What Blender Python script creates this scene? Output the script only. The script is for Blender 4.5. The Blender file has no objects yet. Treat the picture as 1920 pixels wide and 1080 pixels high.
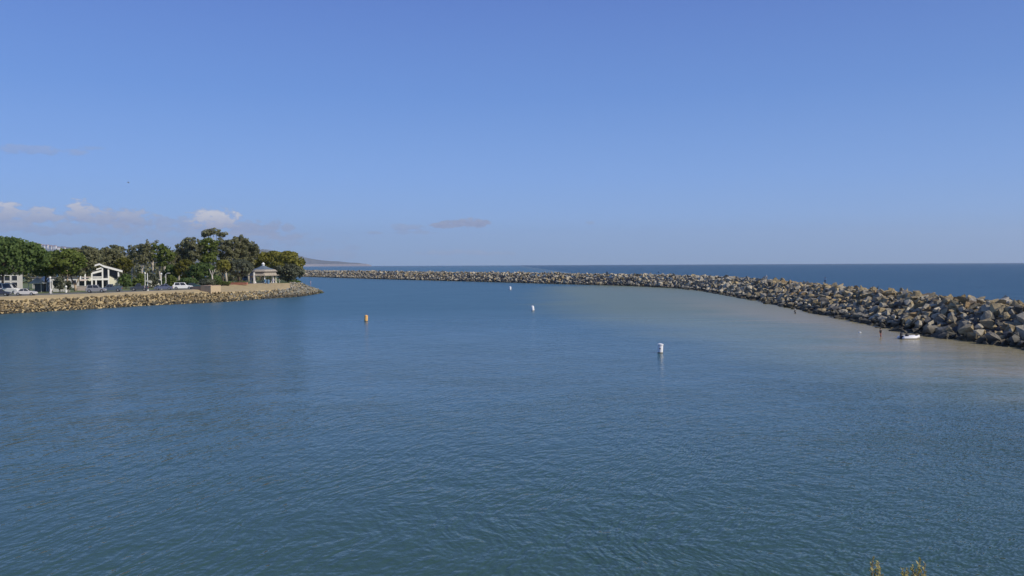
import bpy, bmesh, math, random
import numpy as np
from mathutils import Vector, Matrix
random.seed(7); np.random.seed(7)
S = bpy.context.scene
C = S.collection
R = math.radians
F_PX = 1507.0
CAM_H = 11.0
ROLL = 0.00475
PITCH = math.atan(43.6 / F_PX)

# ------------------------------------------------------------------ camera
cam_d = bpy.data.cameras.new('camera'); cam = bpy.data.objects.new('camera', cam_d); C.objects.link(cam)
cam_d.sensor_width = 36; cam_d.lens = 36 * F_PX / 1920
cam_d.clip_start = 0.5; cam_d.clip_end = 60000
fw = Vector((0, math.cos(PITCH), -math.sin(PITCH))); up0 = Vector((0, math.sin(PITCH), math.cos(PITCH))); rt0 = Vector((1, 0, 0))
rt = rt0 * math.cos(ROLL) - up0 * math.sin(ROLL); up = up0 * math.cos(ROLL) + rt0 * math.sin(ROLL)
cam.matrix_world = Matrix(((rt.x, up.x, -fw.x, 0), (rt.y, up.y, -fw.y, 0), (rt.z, up.z, -fw.z, CAM_H), (0, 0, 0, 1)))
S.camera = cam

# ------------------------------------------------------------------ light and sky
SUN_EL, SUN_AZ = R(37), R(113)         # azimuth measured from +Y (view direction) towards +X
sun_dir = Vector((math.sin(SUN_AZ) * math.cos(SUN_EL), math.cos(SUN_AZ) * math.cos(SUN_EL), math.sin(SUN_EL)))
sl = bpy.data.lights.new('sun', 'SUN'); sl.energy = 4.4; sl.angle = R(0.53); sl.color = (1, 0.92, 0.80)
so = bpy.data.objects.new('sun', sl); C.objects.link(so); so.rotation_euler = sun_dir.to_track_quat('Z', 'Y').to_euler()
so.location = (40, -40, 60)
S.view_settings.view_transform = 'Standard'; S.view_settings.look = 'None'
S.view_settings.exposure = 0; S.view_settings.gamma = 1

def hor(px): return 496.4 - 0.00475 * (px - 960)
W = bpy.data.worlds.new('World'); S.world = W; W.use_nodes = True
nt = W.node_tree; nt.nodes.clear()
def N(t, **k):
    n = nt.nodes.new(t)
    for a, b in k.items(): setattr(n, a, b)
    return n
def L(a, b): nt.links.new(a, b)
def M(op, a, b=None, c=None, clamp=False):
    n = N('ShaderNodeMath', operation=op, use_clamp=clamp)
    for i, s in enumerate((a, b, c)):
        if s is None: continue
        if isinstance(s, (int, float)): n.inputs[i].default_value = s
        else: L(s, n.inputs[i])
    return n.outputs[0]
def MIX(f, a, b, blend='MIX'):
    n = N('ShaderNodeMix', data_type='RGBA', blend_type=blend)
    for s, i in ((f, 0), (a, 6), (b, 7)):
        if isinstance(s, (int, float)): n.inputs[i].default_value = s
        elif isinstance(s, tuple): n.inputs[i].default_value = (*s, 1)
        else: L(s, n.inputs[i])
    return n.outputs[2]
sky = N('ShaderNodeTexSky', sky_type='NISHITA'); sky.sun_disc = False
sky.sun_elevation = SUN_EL; sky.sun_rotation = SUN_AZ
sky.air_density = 1.1; sky.dust_density = 0.3; sky.ozone_density = 3.5; sky.altitude = 10
SKY_K = 0.105
tc = N('ShaderNodeTexCoord'); sp = N('ShaderNodeSeparateXYZ'); L(tc.outputs['Generated'], sp.inputs[0])
az = M('ARCTAN2', sp.outputs[0], sp.outputs[1]); el = M('ARCSINE', sp.outputs[2])
# clear marine sky: the model's light blended with the measured blue of this coast by elevation
rp = N('ShaderNodeValToRGB'); L(M('MULTIPLY', M('MAXIMUM', el, 0.0), 1 / 1.5708), rp.inputs[0])
SK = [(0, (.265, .405, .640)), (.018, (.258, .428, .725)), (.037, (.250, .435, .800)), (.067, (.215, .395, .800)), (.13, (.145, .298, .705)), (.21, (.105, .210, .590)), (.45, (.065, .135, .40)), (1, (.045, .095, .28))]
els = rp.color_ramp.elements
for i, (p, c) in enumerate(SK):
    e_ = els[i] if i < 2 else els.new(p)
    e_.position = p; e_.color = (*c, 1)
rp.color_ramp.elements[-1].position = 1
azk = M('MULTIPLY_ADD', az, -.10, 1.0)
skyc = MIX(.95, sky.outputs[0], MIX(1.0, rp.outputs[0], M('MULTIPLY', azk, 1 / SKY_K), 'MULTIPLY'))
# (px, py, half width, half height, brightness 0 grey..1 white, opacity)
CL = [(40,408,60,14,.55,.8),(180,404,30,13,.6,.8),(245,410,40,13,.45,.85),(150,427,150,7,.3,.5),(455,425,34,10,.2,.7),(385,402,18,10,.9,.8),(330,425,34,8,.25,.6),(5,398,36,17,.75,.95),(20,412,60,12,.3,.7),(78,405,32,15,.6,.9),(152,397,24,17,.8,.95),(215,411,52,17,.35,.9),(262,416,32,11,.25,.75),
      (313,415,18,7,.25,.6),(345,416,16,10,.3,.6),(404,413,42,17,1.0,1.0),(350,430,60,8,.3,.5),(478,430,48,12,.15,.8),(515,425,14,10,.1,.6),(538,427,12,6,.1,.7),
      (535,445,30,5,.1,.7),(80,428,110,9,.35,.6),(230,432,90,7,.4,.4),(876,419,40,7,.0,1.0),(840,423,38,4,.0,1.0),(768,427,34,5,.15,.55),(780,436,30,3,.15,.45),(703,437,12,2.5,.1,.6),
      (1108,418,7,3,.05,.5),(70,282,75,7,.3,.45),(178,279,20,3,.3,.3),(850,473,60,4,.9,.4),(930,475,40,3,.9,.35),(665,464,14,4,.1,.3),(610,478,60,8,.4,.35),(420,450,160,14,.5,.35)]
cv = N('ShaderNodeCombineXYZ'); L(M('MULTIPLY', az, 1.0), cv.inputs[0]); L(M('MULTIPLY', el, 2.0), cv.inputs[1])
nz = N('ShaderNodeTexNoise'); nz.inputs['Scale'].default_value = 62; nz.inputs['Detail'].default_value = 7; nz.inputs['Roughness'].default_value = .62; L(cv.outputs[0], nz.inputs['Vector'])
nz2 = N('ShaderNodeTexNoise'); nz2.inputs['Scale'].default_value = 110; nz2.inputs['Detail'].default_value = 4; L(cv.outputs[0], nz2.inputs['Vector'])
nn = M('MULTIPLY_ADD', nz.outputs[0], 6.5, -3.35)
tot = None; brt = None
for (px, py, wx, wy, br, op) in CL:
    a0 = math.atan((px - 960) / F_PX); e0 = math.atan((hor(px) - py) / F_PX * math.cos(a0))
    wa = wx * 1.15 / F_PX * math.cos(a0) ** 2; we = wy * 1.2 / F_PX * math.cos(a0)
    dx = M('MULTIPLY', M('SUBTRACT', az, a0), 1 / wa); dy = M('MULTIPLY', M('SUBTRACT', el, e0), 1 / we)
    d2 = M('ADD', M('MULTIPLY', dx, dx), M('MULTIPLY', dy, dy))
    e = M('SUBTRACT', 1.45, M('SUBTRACT', d2, nn))
    m = M('MULTIPLY', M('SMOOTH_MIN', M('MAXIMUM', M('MULTIPLY', e, 1.1), 0.0), 1.0, .25), op)
    bb = M('MULTIPLY', m, M('MULTIPLY_ADD', dy, 0.45 * br + .08, br * .6))
    tot = m if tot is None else M('MAXIMUM', tot, m)
    brt = bb if brt is None else M('MAXIMUM', brt, bb)
ccol = MIX(M('MINIMUM', M('MULTIPLY_ADD', nz2.outputs[0], .45, M('SUBTRACT', brt, .12)), 1.0, clamp=True), (2.35, 2.95, 4.85), (6.2, 6.2, 6.7))
skyf = MIX(M('MULTIPLY', tot, .92, clamp=True), skyc, ccol)
bg = N('ShaderNodeBackground'); bg.inputs[1].default_value = SKY_K; L(skyf, bg.inputs[0])
wo = N('ShaderNodeOutputWorld'); L(bg.outputs[0], wo.inputs[0])

# ------------------------------------------------------------------ materials
MATS = {}
def newmat(name):
    global nt
    m = bpy.data.materials.new(name); m.use_nodes = True; nt = m.node_tree
    b = nt.nodes['Principled BSDF']; MATS[name] = m
    return m, b
def mat(name, col, rough=.7, metal=0, var=.12, scale=3.0, bump=0, spec=None):
    if name in MATS: return MATS[name]
    m, b = newmat(name)
    n = N('ShaderNodeTexNoise'); n.inputs['Scale'].default_value = scale; n.inputs['Detail'].default_value = 5
    t = N('ShaderNodeTexCoord'); L(t.outputs['Object'], n.inputs['Vector'])
    k = M('MULTIPLY_ADD', n.outputs[0], 2 * var, 1 - var)
    L(MIX(1.0, tuple(col), k, 'MULTIPLY'), b.inputs['Base Color'])
    b.inputs['Roughness'].default_value = rough; b.inputs['Metallic'].default_value = metal
    if spec is not None: b.inputs['Specular IOR Level'].default_value = spec
    if bump:
        bp = N('ShaderNodeBump'); bp.inputs['Distance'].default_value = bump; L(n.outputs[0], bp.inputs['Height']); L(bp.outputs[0], b.inputs['Normal'])
    return m
def rockmat(name, wet_z, wet_col, scale=1.2):
    m, b = newmat(name)
    at = N('ShaderNodeAttribute'); at.attribute_name = 'tint'
    g = N('ShaderNodeNewGeometry'); s = N('ShaderNodeSeparateXYZ'); L(g.outputs['Position'], s.inputs[0])
    n = N('ShaderNodeTexNoise'); n.inputs['Scale'].default_value = scale; n.inputs['Detail'].default_value = 8; n.inputs['Roughness'].default_value = .65; L(g.outputs['Position'], n.inputs['Vector'])
    c = MIX(1.0, at.outputs['Color'], M('MULTIPLY_ADD', n.outputs[0], 1.5, .25), 'MULTIPLY')
    n2 = N('ShaderNodeTexNoise'); n2.inputs['Scale'].default_value = .9; L(g.outputs['Position'], n2.inputs['Vector'])
    w = M('MULTIPLY', M('SUBTRACT', M('MULTIPLY_ADD', n2.outputs[0], 1.0, wet_z - .5), s.outputs[2]), 2.5, clamp=True)
    c = MIX(M('MULTIPLY', w, .85), c, wet_col)
    L(c, b.inputs['Base Color']); b.inputs['Roughness'].default_value = .85
    bp = N('ShaderNodeBump'); bp.inputs['Distance'].default_value = .35; L(n.outputs[0], bp.inputs['Height']); L(bp.outputs[0], b.inputs['Normal'])
    return m
def leafmat(name, c1, c2, trans=.25):
    m, b = newmat(name)
    at = N('ShaderNodeAttribute'); at.attribute_name = 'tint'
    L(MIX(at.outputs['Fac'], tuple(c1), tuple(c2)), b.inputs['Base Color'])
    b.inputs['Roughness'].default_value = .75; b.inputs['Specular IOR Level'].default_value = .25
    tr = N('ShaderNodeBsdfTranslucent'); L(b.inputs['Base Color'].links[0].from_socket, tr.inputs[0]); ms = N('ShaderNodeMixShader'); ms.inputs[0].default_value = .5
    L(b.outputs[0], ms.inputs[1]); L(tr.outputs[0], ms.inputs[2]); L(ms.outputs[0], nt.nodes['Material Output'].inputs[0])
    return m

# ------------------------------------------------------------------ helpers
def tag(o, label=None, cat=None, group=None, kind=None):
    if label: o['label'] = label
    if cat: o['category'] = cat
    if group: o['group'] = group
    if kind: o['kind'] = kind
    return o
def empty(name, loc, rz=0, label=None, cat=None, group=None):
    o = bpy.data.objects.new(name, None); C.objects.link(o); o.location = loc; o.rotation_euler = (0, 0, rz); o.empty_display_size = .3
    return tag(o, label, cat, group)
def link(name, me, parent=None, m=None, smooth=False):
    o = bpy.data.objects.new(name, me); C.objects.link(o)
    if m: me.materials.append(m)
    if parent: o.parent = parent
    if smooth: me.polygons.foreach_set('use_smooth', [True] * len(me.polygons))
    return o
class MB:
    def __init__(s): s.v = []; s.f = []
    def add(s, vs, fs):
        b = len(s.v); s.v += [tuple(v) for v in vs]; s.f += [tuple(b + i for i in f) for f in fs]; return s
    def box(s, c, d, rz=0, top=1.0):
        cx, cy, cz = c; a, b_, h = d[0] / 2, d[1] / 2, d[2] / 2; vs = []
        for z, k in ((-h, 1), (h, top)):
            for x, y in ((-a, -b_), (a, -b_), (a, b_), (-a, b_)):
                x *= k; y *= k
                vs.append((cx + x * math.cos(rz) - y * math.sin(rz), cy + x * math.sin(rz) + y * math.cos(rz), cz + z))
        return s.add(vs, [(3, 2, 1, 0), (4, 5, 6, 7), (0, 1, 5, 4), (1, 2, 6, 5), (2, 3, 7, 6), (3, 0, 4, 7)])
    def tube(s, pts, rad, n=8):
        pts = [Vector(p) for p in pts]
        if isinstance(rad, (int, float)): rad = [rad] * len(pts)
        vs = []; fs = []
        for i, p in enumerate(pts):
            d = (pts[min(i + 1, len(pts) - 1)] - pts[max(i - 1, 0)]).normalized()
            a = d.orthogonal().normalized() if abs(d.z) < .9 else Vector((1, 0, 0)).cross(d).normalized(); b = d.cross(a)
            for k in range(n):
                t = 2 * math.pi * k / n; vs.append(p + (a * math.cos(t) + b * math.sin(t)) * rad[i])
        for i in range(len(pts) - 1):
            for k in range(n): fs.append((i * n + k, i * n + (k + 1) % n, (i + 1) * n + (k + 1) % n, (i + 1) * n + k))
        fs.append(tuple(reversed(range(n)))); fs.append(tuple(range((len(pts) - 1) * n, len(pts) * n)))
        return s.add(vs, fs)
    def lathe(s, prof, c=(0, 0, 0), n=20, rot=0):
        vs = []; fs = []
        for r, z in prof:
            for k in range(n):
                t = 2 * math.pi * k / n + rot; vs.append((c[0] + r * math.cos(t), c[1] + r * math.sin(t), c[2] + z))
        for i in range(len(prof) - 1):
            for k in range(n): fs.append((i * n + k, i * n + (k + 1) % n, (i + 1) * n + (k + 1) % n, (i + 1) * n + k))
        fs.append(tuple(reversed(range(n)))); fs.append(tuple(range((len(prof) - 1) * n, len(prof) * n)))
        return s.add(vs, fs)
    def sphere(s, c, r, n=10):
        rx, ry, rz = (r, r, r) if isinstance(r, (int, float)) else r
        b = len(s.v); m = n // 2
        s.lathe([(max(math.sin(math.pi * i / m), .02), -math.cos(math.pi * i / m)) for i in range(m + 1)], n=n)
        s.v[b:] = [(c[0] + x * rx, c[1] + y * ry, c[2] + z * rz) for x, y, z in s.v[b:]]
        return s
    def prism(s, poly, y0, y1):              # poly in (x,z), extruded along y
        n = len(poly)
        vs = [(x, y0, z) for x, z in poly] + [(x, y1, z) for x, z in poly]
        return s.add(vs, [tuple(range(n)), tuple(reversed(range(n, 2 * n)))] + [(i, i + n, (i + 1) % n + n, (i + 1) % n) for i in range(n)])
    def build(s, name, m, parent=None, smooth=False, bevel=0):
        me = bpy.data.meshes.new(name); me.from_pydata(s.v, [], s.f)
        bm = bmesh.new(); bm.from_mesh(me); bmesh.ops.recalc_face_normals(bm, faces=bm.faces)
        if bevel: bmesh.ops.bevel(bm, geom=list(bm.edges), offset=bevel, segments=2, affect='EDGES')
        bm.to_mesh(me); bm.free()
        return link(name, me, parent, m, smooth)
def copy_tree(o, loc=None, rz=None, label=None):
    c = o.copy(); C.objects.link(c)
    if loc is not None: c.location = loc
    if rz is not None: c.rotation_euler = (0, 0, rz)
    if label: c['label'] = label
    def rec(a, b):
        for ch in list(a.children):
            d = ch.copy(); C.objects.link(d); d.parent = b; rec(ch, d)
    rec(o, c); return c
def zat(px, py, d): return CAM_H - (py - hor(px)) * d / F_PX
def XY(px, d): return (px - 960) / F_PX * d
def on_water(px, py):
    d = CAM_H * F_PX / (py - hor(px)); return XY(px, d), d

# ------------------------------------------------------------------ water
def water_material():
    m, b = newmat('water')
    g = N('ShaderNodeNewGeometry'); s = N('ShaderNodeSeparateXYZ'); L(g.outputs['Position'], s.inputs[0])
    X, Y = s.outputs[0], s.outputs[1]
    def noise(scale, detail=4, vec=None, rough=.5, dist=0):
        n = N('ShaderNodeTexNoise'); n.inputs['Scale'].default_value = scale; n.inputs['Detail'].default_value = detail
        n.inputs['Roughness'].default_value = rough; n.inputs['Distortion'].default_value = dist
        L(vec if vec is not None else g.outputs['Position'], n.inputs['Vector']); return n.outputs[0]
    # boundary of the milky water, X as a function of Y
    fc = N('ShaderNodeFloatCurve'); L(M('MULTIPLY', Y, 1 / 500.0, clamp=True), fc.inputs['Value'])
    pts = [(0, 60), (40, 45), (54, 35), (70, 27), (90, 20), (133, 14), (176, 5), (260, 3), (378, 8), (430, 40), (500, 80)]
    cu = fc.mapping.curves[0]
    while len(cu.points) > 2: cu.points.remove(cu.points[-1])
    for i, (y, x) in enumerate(pts):
        p = cu.points[i] if i < 2 else cu.points.new(y / 500, x / 100)
        p.location = (y / 500, x / 100)
    fc.mapping.update()
    big = noise(.035, 4); med = noise(.12, 3)
    # streaky stretched noise
    mp = N('ShaderNodeMapping'); mp.inputs['Scale'].default_value = (.03, .11, 1); L(g.outputs['Position'], mp.inputs[0])
    st = noise(1.0, 4, mp.outputs[0])
    off = M('SUBTRACT', X, M('MULTIPLY', fc.outputs[0], 100.0))
    off = M('ADD', off, M('MULTIPLY_ADD', big, 26, -13)); off = M('ADD', off, M('MULTIPLY_ADD', st, 16, -8))
    milk = N('ShaderNodeMapRange', interpolation_type='SMOOTHSTEP'); milk.inputs[1].default_value = -4; milk.inputs[2].default_value = 26; L(off, milk.inputs[0])
    inside = M('LESS_THAN', X, 78.0)
    milkf = M('MULTIPLY', milk.outputs[0], inside)
    sd = N('ShaderNodeMapRange', interpolation_type='SMOOTHSTEP'); sd.inputs[1].default_value = 36; sd.inputs[2].default_value = 58
    L(M('ADD', X, M('MULTIPLY_ADD', st, 44, -22)), sd.inputs[0])
    sy = N('ShaderNodeMapRange', interpolation_type='SMOOTHSTEP'); sy.inputs[1].default_value = 120; sy.inputs[2].default_value = 300; sy.inputs[3].default_value = 1; sy.inputs[4].default_value = .15; L(Y, sy.inputs[0])
    sand = M('MULTIPLY', M('MULTIPLY', sd.outputs[0], sy.outputs[0]), inside)
    yk = N('ShaderNodeMapRange', interpolation_type='SMOOTHSTEP'); yk.inputs[1].default_value = 30; yk.inputs[2].default_value = 170; L(M('ADD', Y, M('MULTIPLY', big, 30)), yk.inputs[0])
    col = MIX(yk.outputs[0], (.034, .074, .056), (.032, .098, .132))
    col = MIX(M('MULTIPLY_ADD', med, .7, -.1, clamp=True), col, MIX(1.0, col, (1.22, 1.18, 1.12), 'MULTIPLY'))
    sea = M('GREATER_THAN', M('ADD', X, M('MULTIPLY', Y, 0.0)), 78.0)
    col = MIX(sea, col, (.010, .056, .084))
    col = MIX(milkf, col, (.130, .168, .100))
    col = MIX(sand, col, (.272, .235, .130))
    L(col, b.inputs['Base Color'])
    b.inputs['IOR'].default_value = 1.33; b.inputs['Specular IOR Level'].default_value = .5
    # roughness: unresolved ripples
    dist = M('SQRT', M('ADD', M('MULTIPLY', X, X), M('MULTIPLY', Y, Y)))
    rr = N('ShaderNodeMapRange'); rr.inputs[1].default_value = 30; rr.inputs[2].default_value = 200; rr.inputs[3].default_value = .07; rr.inputs[4].default_value = .33; L(dist, rr.inputs[0])
    L(rr.outputs[0], b.inputs['Roughness'])
    # ripples: long crests bending round the basin; slopes taken from true height differences
    cx, cy = 41.0, 28.0
    def height(ox, oy):
        v = N('ShaderNodeVectorMath', operation='ADD'); L(g.outputs['Position'], v.inputs[0]); v.inputs[1].default_value = (ox, oy, 0); P = v.outputs[0]
        q = N('ShaderNodeSeparateXYZ'); L(P, q.inputs[0])
        dx = M('SUBTRACT', q.outputs[0], cx); dy = M('SUBTRACT', q.outputs[1], cy)
        r = M('SQRT', M('ADD', M('MULTIPLY', dx, dx), M('MULTIPLY', dy, dy)))
        r = M('ADD', r, M('MULTIPLY', noise(.06, 2, P), 10)); r = M('ADD', r, M('MULTIPLY', noise(.35, 1, P), .8))
        th = M('ARCTAN2', dx, dy)
        def ring(fr, ft, det):
            c = N('ShaderNodeCombineXYZ'); L(M('MULTIPLY', r, fr), c.inputs[0]); L(M('MULTIPLY', th, ft), c.inputs[1])
            return noise(1.0, det, c.outputs[0], .55)
        h = M('ADD', M('MULTIPLY', ring(1.6, 30, 2), .14), M('MULTIPLY', ring(3.4, 60, 1), .05))
        h = M('ADD', h, M('MULTIPLY', noise(2.2, 2, P, .65), .055))
        return M('ADD', h, M('MULTIPLY', noise(.32, 3, P, .6), .16))
    patch = M('MULTIPLY_ADD', noise(.045, 3), 1.5, .15)
    calm = M('MULTIPLY_ADD', milkf, -.35, 1.0)
    amp = M('MULTIPLY', M('MULTIPLY', patch, calm), .80)
    fy = N('ShaderNodeMapRange'); fy.inputs[1].default_value = 60; fy.inputs[2].default_value = 220; fy.inputs[3].default_value = 1.0; fy.inputs[4].default_value = 1.35; L(Y, fy.inputs[0])
    amp = M('MULTIPLY', M('MULTIPLY', amp, fy.outputs[0]), M('MULTIPLY_ADD', sea, .9, 1.0))
    EPS = .06; h0 = height(0, 0); hx_ = height(EPS, 0); hy_ = height(0, EPS)
    sx = M('MULTIPLY', M('MULTIPLY', M('SUBTRACT', h0, hx_), 1 / EPS), amp); sy_ = M('MULTIPLY', M('MULTIPLY', M('SUBTRACT', h0, hy_), 1 / EPS), amp)
    cn = N('ShaderNodeCombineXYZ'); L(sx, cn.inputs[0]); L(sy_, cn.inputs[1]); cn.inputs[2].default_value = 1
    vn = N('ShaderNodeVectorMath', operation='NORMALIZE'); L(cn.outputs[0], vn.inputs[0]); L(vn.outputs[0], b.inputs['Normal'])
    return m
SEA = 15000
wm = MB(); wm.add([(-SEA, -400, 0), (SEA, -400, 0), (SEA, SEA, 0), (-SEA, SEA, 0)], [(0, 1, 2, 3)])
tag(wm.build('water', water_material()), kind='structure')

# ------------------------------------------------------------------ land on the left, one loft of stations along the shore
# px, distance at waterline, (rock top d,z), (verge top d,z), plateau z, back end d
ST = [(-900, 112, 117, 3.2, 120, 3.75, 3.75, 520), (-420, 150, 155, 3.2, 158, 3.75, 3.75, 520), (-150, 171, 176, 3.2, 179, 3.75, 3.75, 520), (0, 188, 193, 3.2, 196.5, 3.72, 3.7, 520), (160, 207, 212, 3.15, 216, 3.7, 3.7, 520), (300, 229, 235, 3.1, 239, 3.7, 3.7, 520),
      (370, 238, 245, 3.05, 250, 3.75, 3.75, 520), (440, 251, 257, 2.8, 284, 4.5, 4.5, 520), (500, 270, 276, 2.7, 299, 4.45, 4.5, 500), (540, 278, 290, 2.8, 305, 4.45, 4.5, 440),
      (565, 288, 302, 2.5, 312, 3.9, 3.9, 350), (580, 299, 310, 2.3, 316, 2.6, 2.6, 340), (592, 309, 318, 1.6, 323, 1.7, 1.5, 332), (604, 325, 327, .3, 329, .3, .2, 331), (608, 328, 329, -.3, 330, -.3, -.4, 331)]
def stat(px):
    a = np.array(ST, float); return [np.interp(px, a[:, 0], a[:, i]) for i in range(1, 8)]
def land(px, d):
    w, rd, rz, vd, vz, pz, be = stat(px)
    return float(np.interp(d, [w, rd, vd, vd + 4, be - 12, be, be + 12], [0, rz, vz, pz, pz, pz * .5, -1.5]))
def loft(name, m, f, kind='structure', n=120, p0=-800, p1=608):
    g = MB(); cols = [p0 + (p1 - p0) * i / (n - 1) for i in range(n)]
    k = None; vs = []
    for px in cols:
        row = f(px); k = len(row)
        for d, z in row: vs.append((XY(px, d), d, z))
    fs = [(i * k + j, (i + 1) * k + j, (i + 1) * k + j + 1, i * k + j + 1) for i in range(n - 1) for j in range(k - 1)]
    g.add(vs, fs); o = g.build(name, m, smooth=False); tag(o, kind=kind); return o
DIRT = mat('dry_dirt', (.37, .29, .155), .95, var=.3, scale=.5)
GRASS = mat('park_grass', (.10, .13, .045), .95, var=.35, scale=.4)
ASPH = mat('asphalt', (.13, .125, .12), .9, var=.2, scale=.7)
def ground_rows(px):
    w, rd, rz, vd, vz, pz, be = stat(px)
    return [(w - 3, -1.6), (w, -.35), (rd, rz - .35), (rd + .6, rz), (vd, vz)]
loft('bank', DIRT, ground_rows)
def plate_rows(px):
    w, rd, rz, vd, vz, pz, be = stat(px)
    return [(vd, vz), (vd + 4, pz), (be - 12, pz), (be, pz * .5), (be + 12, -1.5)]
loft('ground', GRASS, plate_rows)
loft('path', mat('path_concrete', (.40, .35, .26), .9, var=.1, scale=.6), lambda px: [(stat(px)[3] + .3, land(px, stat(px)[3] + .3) + .006), (stat(px)[3] + 2.8, land(px, stat(px)[3] + 2.8) + .03)], p1=520)
loft('road', ASPH, lambda px: [(stat(px)[3] + 5 + j * 2.5, land(px, stat(px)[3] + 5 + j * 2.5) + .012) for j in range(5)], p1=420)
loft('plaza', mat('brick_paving', (.24, .115, .075), .9, var=.25, scale=1.5), lambda px: [(stat(px)[3] + 3.2 + j * 4, land(px, stat(px)[3] + 3.2 + j * 4) + .012) for j in range(4)], p0=424, p1=512, n=20)

# ------------------------------------------------------------------ rocks
def hull(npts=13, seed=0):
    rs = np.random.RandomState(seed)
    p = rs.normal(size=(npts, 3)); p /= np.linalg.norm(p, axis=1)[:, None]; p *= rs.uniform(.78, 1.0, (npts, 1))
    bm = bmesh.new()
    for q in p: bm.verts.new(q)
    r = bmesh.ops.convex_hull(bm, input=bm.verts)
    bmesh.ops.delete(bm, geom=[g for g in r['geom_interior'] if isinstance(g, bmesh.types.BMVert)], context='VERTS')
    bmesh.ops.dissolve_limit(bm, angle_limit=R(14), verts=bm.verts, edges=bm.edges)
    bmesh.ops.triangulate(bm, faces=bm.faces)
    bm.verts.ensure_lookup_table(); bm.verts.index_update()
    v = np.array([q.co[:] for q in bm.verts]); f = np.array([[w.index for w in fc.verts] for fc in bm.faces]); bm.free()
    return v, f
HULLS = [hull(random.choice([9, 10, 11, 12, 14]), i + 100) for i in range(40)]
def rot_rand(flat=.6):
    a = random.uniform(0, 2 * math.pi); b = random.gauss(0, flat); c = random.gauss(0, flat)
    return np.array((Matrix.Rotation(a, 3, 'Z') @ Matrix.Rotation(b, 3, 'X') @ Matrix.Rotation(c, 3, 'Y')))
class Rocks:
    def __init__(s): s.V = []; s.F = []; s.T = []; s.n = 0
    def add(s, pos, dims, tint, flat=.6):
        v, f = random.choice(HULLS)
        w = (v * np.array(dims)) @ rot_rand(flat).T + np.array(pos)
        s.V.append(w); s.F.append(f + s.n); s.T.append(np.tile(np.array([*tint, 1.0]), (len(f), 1))); s.n += len(w)
    def build(s, name, m, loc=(0, 0, 0)):
        V = np.concatenate(s.V) - np.array(loc); F = np.concatenate(s.F); T = np.concatenate(s.T)
        me = bpy.data.meshes.new(name); me.from_pydata(V.tolist(), [], F.tolist())
        a = me.color_attributes.new('tint', 'FLOAT_COLOR', 'CORNER'); a.data.foreach_set('color', np.repeat(T, 3, axis=0).ravel())
        o = link(name, me, None, m); o.location = loc
        return o
ROCK = rockmat('breakwater_rock', 1.05, (.035, .033, .024))
PAL = {'grey': [(.27, .255, .225), (.22, .21, .195), (.31, .29, .255)], 'dark grey': [(.13, .125, .12), (.10, .10, .10)],
       'pale': [(.42, .39, .34), (.37, .35, .31)], 'tan': [(.34, .275, .17), (.30, .25, .165)], 'ochre': [(.30, .215, .12), (.26, .195, .12)]}
for k_ in PAL: PAL[k_] = [(c[0] * .97, c[1] * .92, c[2] * .77) for c in PAL[k_]]
PW = [('grey', .36), ('dark grey', .14), ('pale', .14), ('tan', .29), ('ochre', .07)]
def pick(pw=PW):
    k = random.choices([a for a, _ in pw], [b for _, b in pw])[0]; c = random.choice(PAL[k]); j = random.uniform(.85, 1.15)
    return k, tuple(x * j for x in c)
BW = [(70, 34), (67, 70), (65.5, 102), (64, 113), (62.5, 124), (65.5, 155), (69, 193), (73, 240), (75.5, 285), (77.5, 330), (74, 368), (58, 408), (28, 450), (0, 493), (-55, 572), (-113, 653), (-208, 801), (-345, 1010)]
# resample
bw = [Vector((*p, 0)) for p in BW]
smp = []
for i in range(len(bw) - 1):
    seg = (bw[i + 1] - bw[i]); n = max(int(seg.length / 1.0), 1)
    for j in range(n): smp.append(bw[i] + seg * j / n)
arr = np.array([(p.x, p.y) for p in smp])
ker = np.ones(15) / 15
arr[:, 0] = np.convolve(np.pad(arr[:, 0], 7, 'edge'), ker, 'valid'); arr[:, 1] = np.convolve(np.pad(arr[:, 1], 7, 'edge'), ker, 'valid')
tan_ = np.gradient(arr, axis=0); tan_ /= np.linalg.norm(tan_, axis=1)[:, None]
nor = np.stack([tan_[:, 1], -tan_[:, 0]], 1)     # pointing seaward (+x at the near part)
def crest(y): return float(np.interp(y, [0, 100, 180, 290, 500, 1000], [4.95, 4.95, 5.0, 5.4, 6.0, 6.2]))
SL = 8.5; TW = 4.5
def prof(t, y):
    c = crest(y)
    return float(np.interp(t, [-1.5, 0, SL, SL + TW, SL + TW + 9], [-.7, 0.1, c - .5, c - .5, -1]))
near = []; far = Rocks(); wall_pts = []
i = 0.0
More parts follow.
